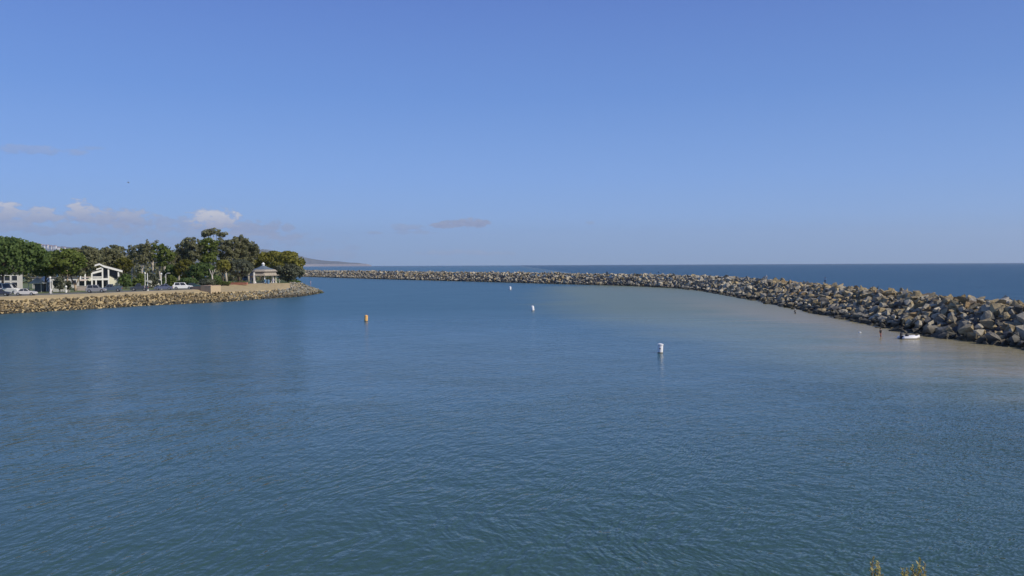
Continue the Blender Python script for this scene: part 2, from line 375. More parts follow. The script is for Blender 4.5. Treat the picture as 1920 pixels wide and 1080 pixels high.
while i < len(arr) - 1:
    k = int(i); P = arr[k]; T = tan_[k]; Nn = nor[k]; y = P[1]
    sp_ = 1.1 if y < 230 else 1.7
    tmax = SL + TW + (5 if y < 230 else 2.5)
    t = -.9
    while t < tmax:
        s = random.choice([.4, .5, .58, .66, .75, .85, 1.0, 1.15, 1.35]) * (1.0 if y < 230 else 1.08)
        u = random.uniform(-.6, .6); tt = t + random.uniform(-.35, .35)
        q = P + T * u + Nn * tt
        z = prof(tt, y) + (random.uniform(-.45, .45) if tt < SL - 1 else random.uniform(-.2, .2)) + (.25 if SL - .5 < tt < SL + 3 else 0)
        dims = (s * random.uniform(1.0, 1.45), s * random.uniform(.8, 1.1), s * random.uniform(.6, .95))
        if tt > SL - .3: dims = (dims[0] * 1.1, dims[1] * 1.05, dims[2] * .5)
        kind, tint = pick(PW if tt < SL - .3 else [('tan', .6), ('pale', .25), ('ochre', .15)]) if y < 260 else pick([('grey', .34), ('pale', .48), ('dark grey', .06), ('tan', .12)])  # far mix leans pale, sun-facing brightness put into the rock colour
        px = 960 + F_PX * q[0] / q[1]
        near.append(dict(pos=(q[0], q[1], z), dims=dims, kind=kind, tint=tint, t=tt, px=px, d=math.hypot(q[0], q[1]), s=s))
        t += sp_ * random.uniform(.8, 1.15)
    i += sp_
cand = [r for r in near if r['px'] < 1925 and -.6 < r['t'] < SL + 1.2 and r['d'] < 260]
cand.sort(key=lambda r: -(r['s'] / r['d']))
chosen = cand[:300]; ids = {id(r) for r in chosen}
for r in near:
    if id(r) not in ids: far.add(r['pos'], r['dims'], r['tint'])
# rubble core filling the gaps beneath
cv_, cf_ = [], []
ts = [-2.5, 0, SL, SL + TW, SL + TW + 10]; ks = list(range(0, len(arr), 8))
for a_, k in enumerate(ks):
    for t in ts:
        q = arr[k] + nor[k] * t; cv_.append((q[0], q[1], prof(t, arr[k][1]) - (1.3 if t > 0 else 1.2)))
for a_ in range(len(ks) - 1):
    for j in range(4):
        b0 = a_ * 5 + j; cf_ += [(b0, b0 + 1, b0 + 6), (b0, b0 + 6, b0 + 5)]
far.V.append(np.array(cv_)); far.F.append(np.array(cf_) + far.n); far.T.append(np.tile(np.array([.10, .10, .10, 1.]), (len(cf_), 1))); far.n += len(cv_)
o = far.build('boulder_pile', ROCK); tag(o, 'long pile of far off boulders forming the breakwater, sunlight painted into their pale grey', 'boulders', kind='stuff')
def row_of(t): return 'at the waterline' if t < 1.2 else 'low on the slope' if t < 4 else 'high on the slope' if t < 6.8 else 'on the crest'
def place_of(px):
    for lim, w in ((1480, 'left of the bather'), (1530, 'above the bather'), (1570, 'below the crest walker'), (1630, 'right of the crest walker'),
                   (1680, 'behind the wader'), (1740, 'behind the dinghy'), (1800, 'just right of the dinghy'), (1860, 'well right of the dinghy')):
        if px < lim: return w
    return 'by the right photo edge'
ORD = ['', 'second', 'third', 'fourth', 'fifth', 'sixth', 'seventh', 'eighth', 'ninth', 'tenth', 'eleventh', 'twelfth', 'thirteenth', 'fourteenth', 'fifteenth', 'sixteenth']
cnt = {}
for r in sorted(chosen, key=lambda r: -r['px']):
    size = 'big' if r['s'] > 1.1 else 'small' if r['s'] < .8 else 'middling'
    key = (size, r['kind'], row_of(r['t']), place_of(r['px'])); c = cnt.get(key, 0); cnt[key] = c + 1
    lab = f"{size} {r['kind']} boulder {key[2]} {key[3]}" + (f", {ORD[min(c, 15)]} from right" if c else '')
    rk = Rocks(); rk.add(r['pos'], r['dims'], r['tint'])
    o = rk.build('boulder', ROCK, r['pos']); tag(o, lab, 'boulder', 'boulders of the breakwater')

# riprap along the left bank
BANK = rockmat('bank_rock', 1.0, (.050, .045, .032), 2.0)
rip = Rocks(); px = -520
PALB = [(.28, .21, .10), (.25, .19, .095), (.21, .165, .09), (.29, .235, .13), (.20, .17, .10), (.31, .23, .11), (.17, .135, .075), (.27, .22, .14)]
PALB = [(c[0] * .84, c[1] * .84, c[2] * .86) for c in PALB]
PALC = [(.22, .21, .17), (.17, .17, .14), (.30, .29, .25), (.15, .145, .11), (.24, .20, .13)]
while px < 606:
    w, rd, rz, vd, vz, pz, be = stat(px)
    top = rd if px < 545 else (vd + 6 if px < 590 else be)
    d = w - .6
    while d < top - .2:
        s = random.choice([.28, .34, .4, .48, .62]); z = land(px, d) if d > w else (d - w) * .5
        dd = d + random.uniform(-.25, .25)
        tint = random.choice(PALB if px < 470 + random.uniform(-60, 60) else PALC); j = random.uniform(.8, 1.2)
        rip.add((XY(px, dd) + random.uniform(-.4, .4), dd, z + random.uniform(-.25, .1)), (s * random.uniform(1, 1.4), s, s * random.uniform(.55, .9)), tuple(c * j for c in tint))
        d += random.uniform(.5, .85)
    px += random.uniform(2.8, 4.6) * 230 / w
o = rip.build('riprap', BANK); tag(o, 'tan riprap rocks lining the left bank down to the water', 'rocks', kind='stuff')

# ------------------------------------------------------------------ hills
def hills(name, pts, d, base, m, depth=1200):
    g = MB(); vs = []; fs = []
    xs = np.arange(pts[0][0], pts[-1][0] + 1, 3.0); rs = np.random.RandomState(3)
    ys = np.interp(xs, [p[0] for p in pts], [p[1] for p in pts])
    nz_ = np.convolve(rs.normal(size=len(xs) + 4), np.ones(5) / 5, 'valid') * 1.0
    for j, px in enumerate(xs):
        dd = d * (1 + .12 * math.sin(px * .013)); top = max(CAM_H - (ys[j] + nz_[j] * min(1.6, max(0, (hor(px) - ys[j]) / 12)) - hor(px)) * dd / F_PX, 1)
        X = XY(px, dd)
        for (a, k) in ((-depth * .5, 0), (-depth * .44, .18), (-depth * .25, .42 + .08 * rs.rand()), (-depth * .1, .8 + .06 * rs.rand()), (0, 1), (depth * .5, .6), (depth, 0)):
            vs.append((X * (dd + a) / dd, dd + a, (top * k * (dd + a) / dd) - (2 if k == 0 else 0)))
    K = 7; n = len(xs)
    fs = [(i * K + j, (i + 1) * K + j, (i + 1) * K + j + 1, i * K + j + 1) for i in range(n - 1) for j in range(K - 1)]
    g.add(vs, fs); o = g.build(name, m); tag(o, kind='structure'); return o
HM, b = newmat('haze_tinted_scrub')
g_ = N('ShaderNodeNewGeometry'); n_ = N('ShaderNodeTexNoise'); n_.inputs['Scale'].default_value = .006; n_.inputs['Detail'].default_value = 8; n_.inputs['Roughness'].default_value = .7; L(g_.outputs['Position'], n_.inputs['Vector'])
cr = N('ShaderNodeValToRGB'); L(n_.outputs[0], cr.inputs[0]); cr.color_ramp.elements[0].position = .35; cr.color_ramp.elements[0].color = (.09, .10, .085, 1); cr.color_ramp.elements[1].position = .68; cr.color_ramp.elements[1].color = (.15, .17, .19, 1)  # scrub ramp carries a painted bluish haze tint
s_ = N('ShaderNodeSeparateXYZ'); L(g_.outputs['Position'], s_.inputs[0])
L(MIX(M('LESS_THAN', s_.outputs[2], 34.0), cr.outputs[0], (.30, .28, .27)), b.inputs['Base Color']); b.inputs['Roughness'].default_value = 1
hills('hills', [(-500, 462), (-200, 450), (0, 452), (75, 457), (110, 461), (150, 464), (210, 470), (300, 476), (400, 474), (470, 466), (500, 468), (530, 475), (560, 480), (590, 486), (615, 489), (640, 491), (655, 492.5), (672, 493.2), (688, 494.5), (697, 497.5)], 11000, 0, HM, 1900)
# houses scattered on the far hillside
hw = mat('far_house', (.75, .72, .68), .9, var=.05); hr_ = mat('far_roof', (.40, .22, .16), .9)
HOUSE_SPOTS = [(71, 458.5), (78, 460.5), (84, 462), (90, 461.8), (97, 463.5), (104, 463), (112, 466), (121, 466)]
HLAB = ['pale house highest on the left hillside above the green tree', 'pale hillside house just below the topmost one', 'third pale house down the left hillside', 'pale house in the middle of the hillside row',
        'pale house lower right of the middle of the hillside row', 'pale house on the ridge above the tree gap', 'second last pale house on the far hillside', 'last pale house on the hillside beside the brown treetops']
for (px, py), lab in zip(HOUSE_SPOTS, HLAB):
    d = 9900; z = zat(px, py, d); t = empty('hillside_house', (XY(px, d), d, z - 30), R(random.uniform(-20, 20)), lab, 'house', 'pale houses on the far hillside')
    MB().box((0, 0, 21), (36, 27, 40)).build('wall', hw, t)
    MB().prism([(-21, 41), (21, 41), (0, 50)], -16, 16).build('roof', hr_, t)

# ------------------------------------------------------------------ trees
LEAF = {'dark': leafmat('leaf_dark', (.075, .125, .040), (.165, .235, .07)), 'mid': leafmat('leaf_mid', (.11, .15, .038), (.22, .27, .062)),
        'euc': leafmat('leaf_euc', (.155, .160, .085), (.29, .29, .16)), 'yellow': leafmat('leaf_yellow', (.09, .095, .022), (.21, .20, .035)),
        'grey': leafmat('leaf_grey', (.105, .12, .08), (.20, .215, .14)), 'sprig': leafmat('leaf_sprig', (.30, .30, .10), (.55, .50, .24)), 'gold': leafmat('leaf_gold', (.17, .17, .04), (.36, .34, .075))}
BARK = {'pale': mat('bark_pale', (.42, .38, .32), .9, var=.3, scale=1.5), 'brown': mat('bark_brown', (.10, .075, .055), .95, var=.3, scale=1.5), 'tan': mat('bark_tan', (.34, .26, .18), .95, var=.3)}
def leaves(name, m, lobes, n, size, parent, fill=.75):
    rs = np.random.RandomState(random.randint(0, 99999))
    vol = np.array([l[3] * l[4] + l[4] * l[5] for l in lobes]); vol = vol / vol.sum()
    idx = rs.choice(len(lobes), n, p=vol); Lb = np.array(lobes)[idx]
    dirs = rs.normal(size=(n, 3)); dirs /= np.linalg.norm(dirs, axis=1)[:, None]
    rad = rs.uniform(fill, 1.06, (n, 1)); c = Lb[:, :3] + dirs * Lb[:, 3:6] * rad
    nv = dirs + rs.normal(size=(n, 3)) * .55; nv /= np.linalg.norm(nv, axis=1)[:, None]
    a = np.cross(nv, rs.normal(size=(n, 3))); a /= np.linalg.norm(a, axis=1)[:, None]; b_ = np.cross(nv, a)
    s = size * rs.uniform(.5, 1.3, (n, 1)); a *= s; b_ *= s * rs.uniform(.5, .9, (n, 1))
    V = np.stack([c - a, c - b_ * .9, c + a, c + b_], 1).reshape(-1, 3)
    F = np.arange(4 * n).reshape(n, 4)
    me = bpy.data.meshes.new(name); me.from_pydata(V.tolist(), [], F.tolist())
    lt = rs.uniform(0, 1, len(lobes))[idx] * .5 + rs.uniform(0, .5, n)
    at = me.color_attributes.new('tint', 'FLOAT_COLOR', 'CORNER'); q = np.repeat(lt, 4); at.data.foreach_set('color', np.stack([q, q, q, np.ones_like(q)], 1).ravel())
    return link(name, me, parent, m)
def tree(name, px, d, top, hw, bot, leaf, bark, label, kind='dome', dens=1.0, size=.55, trunks=1, base=None, depth=None, group='trees of the waterside park', cat='tree', twigs=True):
    gz = land(px, d) if base is None else base
    zt = zat(px, top, d); zb = zat(px, bot, d); rx = hw * d / F_PX * (1.22 if kind == 'euc' else 1.05); ry = depth or rx * .8; zb = max(zb, gz + .2)
    t = empty(name, (XY(px, d), d, gz), 0, label, cat, group)
    H = zt - gz; B = zb - gz; cz = (H + B) / 2; hz = (H - B) / 2
    lobes = []
    if kind == 'dome':
        lobes.append((0, 0, cz - hz * .08, rx * .86, ry * .86, hz * .84))
        for k in range(44):
            a = random.uniform(0, 2 * math.pi); e = random.uniform(-.3, 1.45); l = random.uniform(.14, .26)
            q = 1 - l * .8
            lobes.append((rx * q * math.cos(a) * math.cos(e), ry * q * math.sin(a) * math.cos(e), cz + hz * q * math.sin(e), rx * l, ry * l * 1.1, max(hz * l, rx * l * .6)))
    elif kind == 'euc':
        for q_ in (-.55, -.1, .3): lobes.append((random.uniform(-.15, .15) * rx, 0, cz + hz * q_, rx * .5, ry * .5, hz * .36))
        for k in range(40):
            a = random.uniform(0, 2 * math.pi); rr = math.sqrt(random.random()); zz = random.uniform(-1, .86); env = math.sqrt(max(.08, 1 - zz * zz * .8)) * (1 if zz > -.5 else .8)
            l = random.uniform(.13, .27)
            lobes.append((rx * rr * env * .85 * math.cos(a), ry * rr * env * .85 * math.sin(a), cz + hz * zz * .9, rx * l, ry * l, max(rx * l * random.uniform(.45, .8), .5)))
    elif kind == 'umbrella':
        for k in range(22):
            a = random.uniform(0, 2 * math.pi); rr = math.sqrt(random.random()) * .85
            lobes.append((rx * rr * math.cos(a), ry * rr * math.sin(a), H - hz * (.3 + .6 * rr * rr) - random.uniform(0, .7) * hz, rx * .2, ry * .2, hz * .3))
        lobes.append((0, 0, H - hz * .5, rx * .5, ry * .5, hz * .4))
    else:
        lobes.append((0, 0, cz, rx * .8, ry * .8, hz * .8))
        for k in range(12):
            a = random.uniform(0, 2 * math.pi); e = random.uniform(-.8, 1.4); l = random.uniform(.25, .4)
            lobes.append((rx * (1 - l) * math.cos(a) * math.cos(e), ry * (1 - l) * math.sin(a) * math.cos(e), cz + hz * (1 - l) * math.sin(e), rx * l, ry * l, hz * l))
    area = sum(l[3] * l[4] * 4 + l[4] * l[5] * 4 for l in lobes)
    n = int(min(14000, max(250, area * 1.15 * dens / (size * size))))
    leaves('crown', LEAF[leaf], lobes, n, size, t, .6 if kind == 'euc' else .72)
    g = MB(); tr = max(.12, H * .022)
    for k in range(trunks):
        off = (k - (trunks - 1) / 2) * tr * 4; ln = random.uniform(-.06, .06) * H + off * 1.5; fork = max(B * .7, H * .25)
        g.tube([(off, 0, -.3), (off + ln * .2, 0, fork * .5), (off + ln * .5, random.uniform(-.3, .3), fork), (ln, 0, H * .72)], [tr * 1.15, tr, tr * .85, tr * .3], 7)
        br = sorted(lobes[1:], key=lambda l: random.random())[:9 if kind != 'shrub' else 3]
        for l in br:
            z0 = random.uniform(fork * .8, min(H * .6, max(l[2] - .3, fork))) if twigs else fork
            x0 = off + ln * .5
            mid = ((x0 + l[0]) * .5 + random.uniform(-.4, .4), l[1] * .45, (z0 + l[2]) * .5 - .03 * H)
            g.tube([(x0, 0, z0), mid, (l[0], l[1], l[2])], [tr * .5, tr * .33, tr * .12], 5)
    g.build('trunk', BARK[bark], t, True)
    return t
T = tree
T('broad_tree', -120, 215, 452, 62, 523, 'dark', 'brown', 'dark green tree just outside the left edge of the photo', size=.5, depth=9)
T('broad_tree', -260, 205, 456, 66, 525, 'mid', 'brown', 'green tree well outside the left edge of the photo', size=.5, depth=9)
T('eucalyptus_tree', 335, 322, 464, 13, 505, 'euc', 'pale', 'short gum tree filling the gap left of the tall clump', 'euc', size=.45)
T('eucalyptus_tree', 226, 318, 468, 15, 505, 'euc', 'brown', 'short gum tree behind the bright yellow green round tree', 'euc', size=.45)
T('eucalyptus_tree', 488, 352, 469, 14, 510, 'euc', 'brown', 'low gum tree between the tall clump and the golden trees', 'euc', size=.45)
T('broad_tree', 4, 222, 448, 80, 521, 'dark', 'brown', 'big dense dark green domed tree at the left edge of the park', size=.5, depth=9)
T('broad_tree', 84, 238, 471, 34, 519, 'dark', 'brown', 'lower dark green tree between the big dome and the bright green one', size=.5, depth=8)
T('broad_tree', 122, 236, 467, 33, 517, 'mid', 'tan', 'bright green broad tree over the round bush and white posts', size=.5, depth=7, trunks=2)
T('broad_tree', 160, 300, 462, 34, 522, 'euc', 'brown', 'dull olive tree rising behind the left end of the beach house', size=.6)
T('broad_tree', 203, 312, 465, 32, 522, 'euc', 'brown', 'dull olive tree directly behind the white roof peak', size=.6)
T('eucalyptus_tree', 218, 330, 458, 17, 476, 'euc', 'pale', 'small flat topped gum tree peeping above the beach house roof', 'umbrella', size=.5)
T('round_tree', 232, 283, 484, 17, 513, 'yellow', 'brown', 'bright yellow green round tree at the right of the house roof', size=.45)
T('eucalyptus_tree', 247, 300, 456, 12, 500, 'euc', 'pale', 'narrow open gum tree at the left end of the pale trunked row', 'euc', size=.45)
T('eucalyptus_tree', 266, 292, 453, 19, 497, 'euc', 'pale', 'olive gum tree second in the pale trunked row', 'euc', size=.45)
T('eucalyptus_tree', 286, 304, 446, 15, 492, 'euc', 'pale', 'tallest thin topped gum tree in the middle of the pale trunked row', 'euc', size=.42, dens=.8)
T('eucalyptus_tree', 306, 296, 454, 19, 500, 'mid', 'pale', 'greener gum tree with pale trunks at the right of the row', 'euc', size=.45, trunks=2)
T('eucalyptus_tree', 322, 318, 461, 11, 505, 'euc', 'pale', 'slim gum tree just before the gap with blue sky', 'euc', size=.42)
T('eucalyptus_tree', 345, 305, 450, 14, 490, 'euc', 'brown', 'dark gum tree at the left shoulder of the tall clump', 'euc', size=.48)
T('eucalyptus_tree', 362, 300, 441, 20, 492, 'euc', 'brown', 'gum tree with knobbly dark top left in the tall clump', 'euc', size=.5)
T('eucalyptus_tree', 388, 304, 439, 25, 497, 'mid', 'pale', 'broad olive gum tree in the centre of the tall clump', 'euc', size=.5, dens=1.2)
T('eucalyptus_tree', 402, 322, 427, 24, 450, 'euc', 'pale', 'highest gum tree with a flat umbrella top on bare limbs', 'umbrella', size=.48)
T('eucalyptus_tree', 425, 320, 440, 23, 500, 'euc', 'pale', 'tall brownish gum tree right of the umbrella topped one', 'euc', size=.5, dens=1.2)
T('eucalyptus_tree', 448, 326, 434, 24, 500, 'euc', 'brown', 'tall rounded gum tree at the right top of the clump', 'euc', size=.5, dens=1.3)
T('eucalyptus_tree', 466, 334, 446, 19, 505, 'euc', 'pale', 'rightmost gum tree of the tall clump against the sky', 'euc', size=.5, dens=1.2)
T('eucalyptus_tree', 474, 352, 461, 18, 510, 'euc', 'brown', 'lower olive gum tree behind the pavilion roof', 'euc', size=.5, dens=1.2)
T('round_tree', 348, 286, 487, 20, 524, 'yellow', 'brown', 'yellow green rounded tree above the white off roader', size=.45)
T('broad_tree', 378, 282, 493, 27, 531, 'dark', 'brown', 'dark low tree behind the tan enclosure and bare trunk', size=.45)
T('broad_tree', 322, 288, 497, 14, 528, 'dark', 'brown', 'dark low tree left of the yellow green one', size=.45)
T('round_tree', 419, 284, 487, 13, 512, 'gold', 'brown', 'small golden yellow tree above the white pickup truck', size=.42)
T('round_tree', 451, 288, 487, 23, 521, 'grey', 'brown', 'grey green rounded tree on two dark trunks left of the pavilion', size=.45, trunks=2)
T('broad_tree', 512, 338, 471, 36, 515, 'gold', 'brown', 'golden green broad tree rising behind the pavilion', size=.5, depth=6)
T('broad_tree', 540, 322, 471, 31, 530, 'gold', 'brown', 'last golden green tree at the tip of the point beside the water', size=.5, depth=6)
T('broad_tree', 540, 318, 494, 30, 533, 'grey', 'brown', 'grey green tree below the last one, its leaf colour standing in for crown shade', size=.5, depth=5)  # dark underside of the last crown, shade put into greyer leaves
SH = [(112, 229, 517, 13, 545, 'grey', 'round grey green bush beside the white lamp post'), (129, 232, 526, 7, 546, 'grey', 'small bush right of the round grey green one'), (236, 262, 513, 14, 543, 'dark', 'dark bush at the right corner of the beach house'),
      (259, 266, 521, 13, 545, 'mid', 'green bush behind the dark pickup'), (285, 270, 512, 12, 545, 'grey', 'grey green bush behind the pointing sign'), (268, 280, 512, 14, 540, 'mid', 'taller green bush behind the two white posts'),
      (322, 258, 514, 10, 540, 'mid', 'green bush left of the white off roader'), (308, 274, 520, 9, 540, 'dark', 'dark bush behind the grey blue saloon'), (352, 274, 520, 22, 543, 'dark', 'dark bush spreading behind the white off roader'),
      (388, 268, 522, 18, 542, 'grey', 'grey brown bush at the foot of the bare trunk'), (405, 276, 516, 12, 540, 'dark', 'dark bush right of the bare trunk'), (204, 268, 536, 6, 548, 'dark', 'dark low bush under the house stair'), (552, 316, 526, 14, 535, 'dark', 'low scrub at the foot of the last tree')]
for (px, d, top, hw_, bot, lf, lab) in SH:
    T('bush', px, d, top, hw_, bot, lf, 'brown', lab, 'shrub', size=.32, group='bushes of the waterside park', cat='bush', dens=1.1)
# far-off belt of park trees behind everything, reads as one mass
WOOD = [(px, np.interp(px, [-500, 0, 150, 240, 330, 480, 515], [488, 488, 486, 487, 489, 496, 506])) for px in range(-500, 516, 9)]
wl = []
for px, top in WOOD:
    for k in range(2):
        d = 372 + random.uniform(-14, 14); zt = zat(px, top + random.uniform(-3, 4), d); rz_ = (zt - 3) / 2
        wl.append((XY(px, d) + random.uniform(-1, 1), d, 3 + rz_ * (.9 if k else 1.0), 2.4, 2.2, rz_))
o = leaves('tree_belt', LEAF['euc'], wl, 21000, .75, None, .8); tag(o, 'dim olive belt of trees closing the view behind the park', 'trees', kind='stuff')
# clipped hedge
hx, hd = 420, 276; hz0 = land(hx, hd)
hg = empty('hedge', (XY(hx, hd), hd, hz0), 0, 'clipped olive hedge between the tan enclosure and red planter', 'hedge')
leaves('foliage', LEAF['mid'], [(a * .55, b2 * .4, .6 + c2 * .5, .45, .4, .4) for a in range(-3, 4) for b2 in (-1, 1) for c2 in (0, 1)], 1500, .16, hg)
MB().box((0, 0, .55), (3.4, .9, 1.1)).build('stems', BARK['brown'], hg)
# bare pollarded trunk
bt = empty('bare_tree', (XY(398, 272), 272, land(398, 272)), 0, 'bare pale trunk with three lopped limbs against dark trees', 'tree')
g = MB(); g.tube([(0, 0, -.2), (.05, 0, 2), (0, 0, 4.1)], [.38, .30, .24], 8); g.build('trunk', BARK['pale'], bt, True)
for e in ((-.95, 0, 6.0), (1.05, .1, 6.1), (.1, -.1, 5.6), (-.75, 0, 4.9)):
    MB().tube([(0, 0, 3.6), (e[0] * .6, 0, (e[2] + 3.8) / 2), e], [.18, .13, .07], 6).build('limb', BARK['pale'], bt, True)
# forked tan trunk left of the house
ft = empty('forked_tree', (XY(141, 242), 242, land(141, 242)), 0, 'tan forked tree trunk by the left corner of the beach house', 'tree')
g = MB(); g.tube([(0, 0, -.2), (0, 0, 1.8)], [.42, .34], 8); g.tube([(0, 0, 1.6), (-.9, 0, 3.3), (-1.5, 0, 5.0)], [.3, .22, .15], 7); g.tube([(0, 0, 1.6), (.8, 0, 3.0), (1.5, 0, 4.8)], [.3, .2, .14], 7); g.build('trunk', BARK['tan'], ft, True)
leaves('crown', LEAF['euc'], [(-1.5, 0, 5.4, 1.6, 1.3, .9), (1.5, 0, 5.4, 1.6, 1.3, .9), (0, 0, 6.2, 1.7, 1.4, .9)], 500, .35, ft)

# ------------------------------------------------------------------ beach house
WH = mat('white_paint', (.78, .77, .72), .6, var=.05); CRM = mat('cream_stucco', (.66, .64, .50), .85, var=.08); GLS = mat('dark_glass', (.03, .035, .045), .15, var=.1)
SHD = mat('shingle_roof', (.12, .115, .11), .9, var=.2); GRW = mat('grey_siding', (.17, .18, .19), .8, var=.1); PNK = mat('pinkish_render', (.62, .52, .47), .85, var=.08)
def beach_house():
    d = 256.0; k = d / F_PX * .89; px0 = 140; gz = land(190, d)
    t = empty('beach_house', (XY(140, d), d, gz), R(27), 'white two storey beach house with slanting roofs and balconies among the trees', 'house')
    x = lambda p: (p - px0) * k
    z = lambda py: zat(190, py, d) - gz
    # main block
    g = MB(); g.prism([(x(193), 0), (x(226), 0), (x(226), z(508)), (x(204), z(503.5)), (x(193), z(501))], 1.2, 9); g.build('wall', GRW, t)
    MB().prism([(x(205), 0), (x(225.5), 0), (x(225.5), z(529)), (x(221), z(526)), (x(205), z(517.5))], .6, 1.19).build('stair_wall', CRM, t)
    MB().prism([(x(148), 0), (x(193), 0), (x(193), z(512)), (x(174), z(512)), (x(174), z(525)), (x(148), z(525))], 2.2, 9).build('rear_wall', GRW, t)
    # roofs : sloping slabs with white fascia
    def slab(pts, th, y0, y1, nm, m): MB().prism([(x(a), z(b)) for a, b in pts] + [(x(a), z(b) - th) for a, b in reversed(pts)], y0, y1).build(nm, m, t)
    slab([(178, 496.5), (187, 493.8), (195, 498)], .5, -1.0, .0, 'fascia', WH)
    slab([(178, 495.5), (187, 492.8), (195, 497)], .18, .0, 9.5, 'roof', SHD)
    slab([(194, 497.3), (231, 507.5)], .62, -.9, -.0, 'fascia', WH)
    slab([(194, 496.5), (231.5, 506.6)], .3, 0, 9.6, 'roof', SHD)
    slab([(181, 503.8), (193, 500.2)], .45, -.6, .1, 'fascia', WH)
    slab([(173, 510.5), (191, 506)], .62, -.6, .1, 'fascia', WH)
    slab([(172, 508.4), (192, 503)], .25, .1, 9.3, 'roof', SHD)
    # windows
    def pane(a, b, c, e, y, nm='window'):
        w = MB().prism([(x(a), z(e)), (x(b), z(e)), (x(b), z(c)), (x(a), z(c))], y, y + .1).build(nm, GLS, t)
        return w
    pane(195.5, 202.5, 503.5, 520.5, 1.05); 
    w2 = MB().prism([(x(206.5), z(516)), (x(220.5), z(524)), (x(220.5), z(509.5)), (x(206.5), z(505.5))], 1.05, 1.15).build('window', GLS, t)
    pane(181, 190.5, 511.5, 518.5, 2.1); pane(176, 190, 527, 539, 2.1, 'garage_shade_pane'); pane(194, 202, 527, 537, 1.08, 'garage_shade_pane'); pane(149, 158, 529, 541, 2.1); pane(162, 170, 529, 541, 2.1)  # garage panes are dark sheets painting the unlit inside
    # posts and beams
    for a, b, c in ((192.5, 503, 541), (204, 504, 548), (223, 510, 519), (224, 528, 545), (172.3, 512, 540), (180, 525, 542), (159.7, 513, 541), (151, 516.5, 526)):
        MB().box((x(a), -.4, (z(b) + z(c)) / 2), (.42, .42, z(b) - z(c))).build('post', WH, t)
    def beam(a, b, c, e, m=WH, y=-.35, nm='beam'): MB().prism([(x(a), z(e)), (x(b), z(e)), (x(b), z(c)), (x(a), z(c))], y - .28, y + .27).build(nm, m, t)
    beam(170, 205, 522, 525.6); beam(174, 191, 518.6, 520.6, nm='balcony_rail'); beam(154, 170, 519, 520.5, PNK, nm='balcony_rail'); beam(150, 170, 523.5, 526.5, PNK)
    MB().prism([(x(168), z(527)), (x(170), z(527)), (x(170), z(520)), (x(163), z(524.5))], -.8, 2).build('balcony', CRM, t)
    MB().box(((x(148) + x(205)) / 2, 1.0, z(523.5)), (x(204) - x(148), 2.2, .25)).build('deck', WH, t)
    # low garden wall, its own thing
    gw = empty('garden_wall', (XY(156, 246), 246, land(156, 246)), 0, 'low cream garden wall in front of the beach house left wing', 'wall')
    MB().box((0, 0, .7), (3.6, .35, 1.4)).build('wall_body', PNK, gw); MB().box((0, 0, 1.44), (3.8, .45, .1)).build('coping', WH, gw)
beach_house()

# ------------------------------------------------------------------ marina buildings and tents glimpsed under the big trees
def marina_building(px0, px1, d, top, label, m=WH, nwin=6):
    gz = land((px0 + px1) / 2, d); w = (px1 - px0) * d / F_PX; H = zat((px0 + px1) / 2, top, d) - gz
    t = empty('marina_building', (XY((px0 + px1) / 2, d), d, gz), R(20), label, 'building')
    MB().box((0, 3, H / 2), (w, 6, H)).build('wall', mat('shade_toned_white_wall', (.52, .51, .48), .85, var=.1), t); MB().box((0, 3, H + .15), (w + .8, 6.8, .3)).build('roof', SHD, t)  # wall white toned down, shade of the trees overhead put into it
    for i in range(nwin):
        xx = -w / 2 + w * (i + .5) / nwin
        for zz in ((H * .3, H * .72) if H > 4.5 else (H * .55,)):
            f = MB().box((xx, -.04, zz), (w / nwin * .8, .08, 1.7)).build('window', WH, t); MB().box((xx, -.1, zz), (w / nwin * .7, .05, 1.5)).build('pane', GLS, f)
    return t
marina_building(-30, 30, 262, 513, 'white marina building glimpsed behind the leftmost trunks', nwin=5)
marina_building(66, 140, 275, 521, 'low white marina building behind the round bush', nwin=7)
marina_building(296, 330, 300, 527, 'low pale kiosk behind the grey blue saloon', nwin=3)
def tent(px, d, w, h, label):
    gz = land(px, d); t = empty('canopy_tent', (XY(px, d), d, gz), R(8), label, 'tent', 'white canopy tents under the trees')
    MB().lathe([(w * .72, h * .62), (w * .70, h * .56), (w * .68, h * .56), (w * .36, h * .8), (.05, h)], n=4, rot=math.pi / 4).build('canopy', WH, t)
    for a in (-1, 1):
        for b2 in (-1, 1): MB().tube([(a * w * .48, b2 * w * .48, 0), (a * w * .47, b2 * w * .47, h * .6)], .09, 6).build('leg', WH, t)
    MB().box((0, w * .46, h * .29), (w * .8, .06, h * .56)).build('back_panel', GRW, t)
tent(70, 236, 3.6, 4.3, 'white canopy tent with dark opening right of the pale saloon')
tent(84, 246, 3.2, 4.6, 'white canopy tent partly behind the first, near the lamp post')
# white fence section
wf = empty('white_fence', (XY(115, 234), 234, land(115, 234)), 0, 'low white panel fence below the round grey green bush', 'fence')
for i in range(9): MB().box((-2.2 + i * .55, 0, .5), (.42, .06, .95)).build('panel', WH, wf)
MB().box((0, .08, .9), (5, .06, .08)).build('rail', WH, wf)

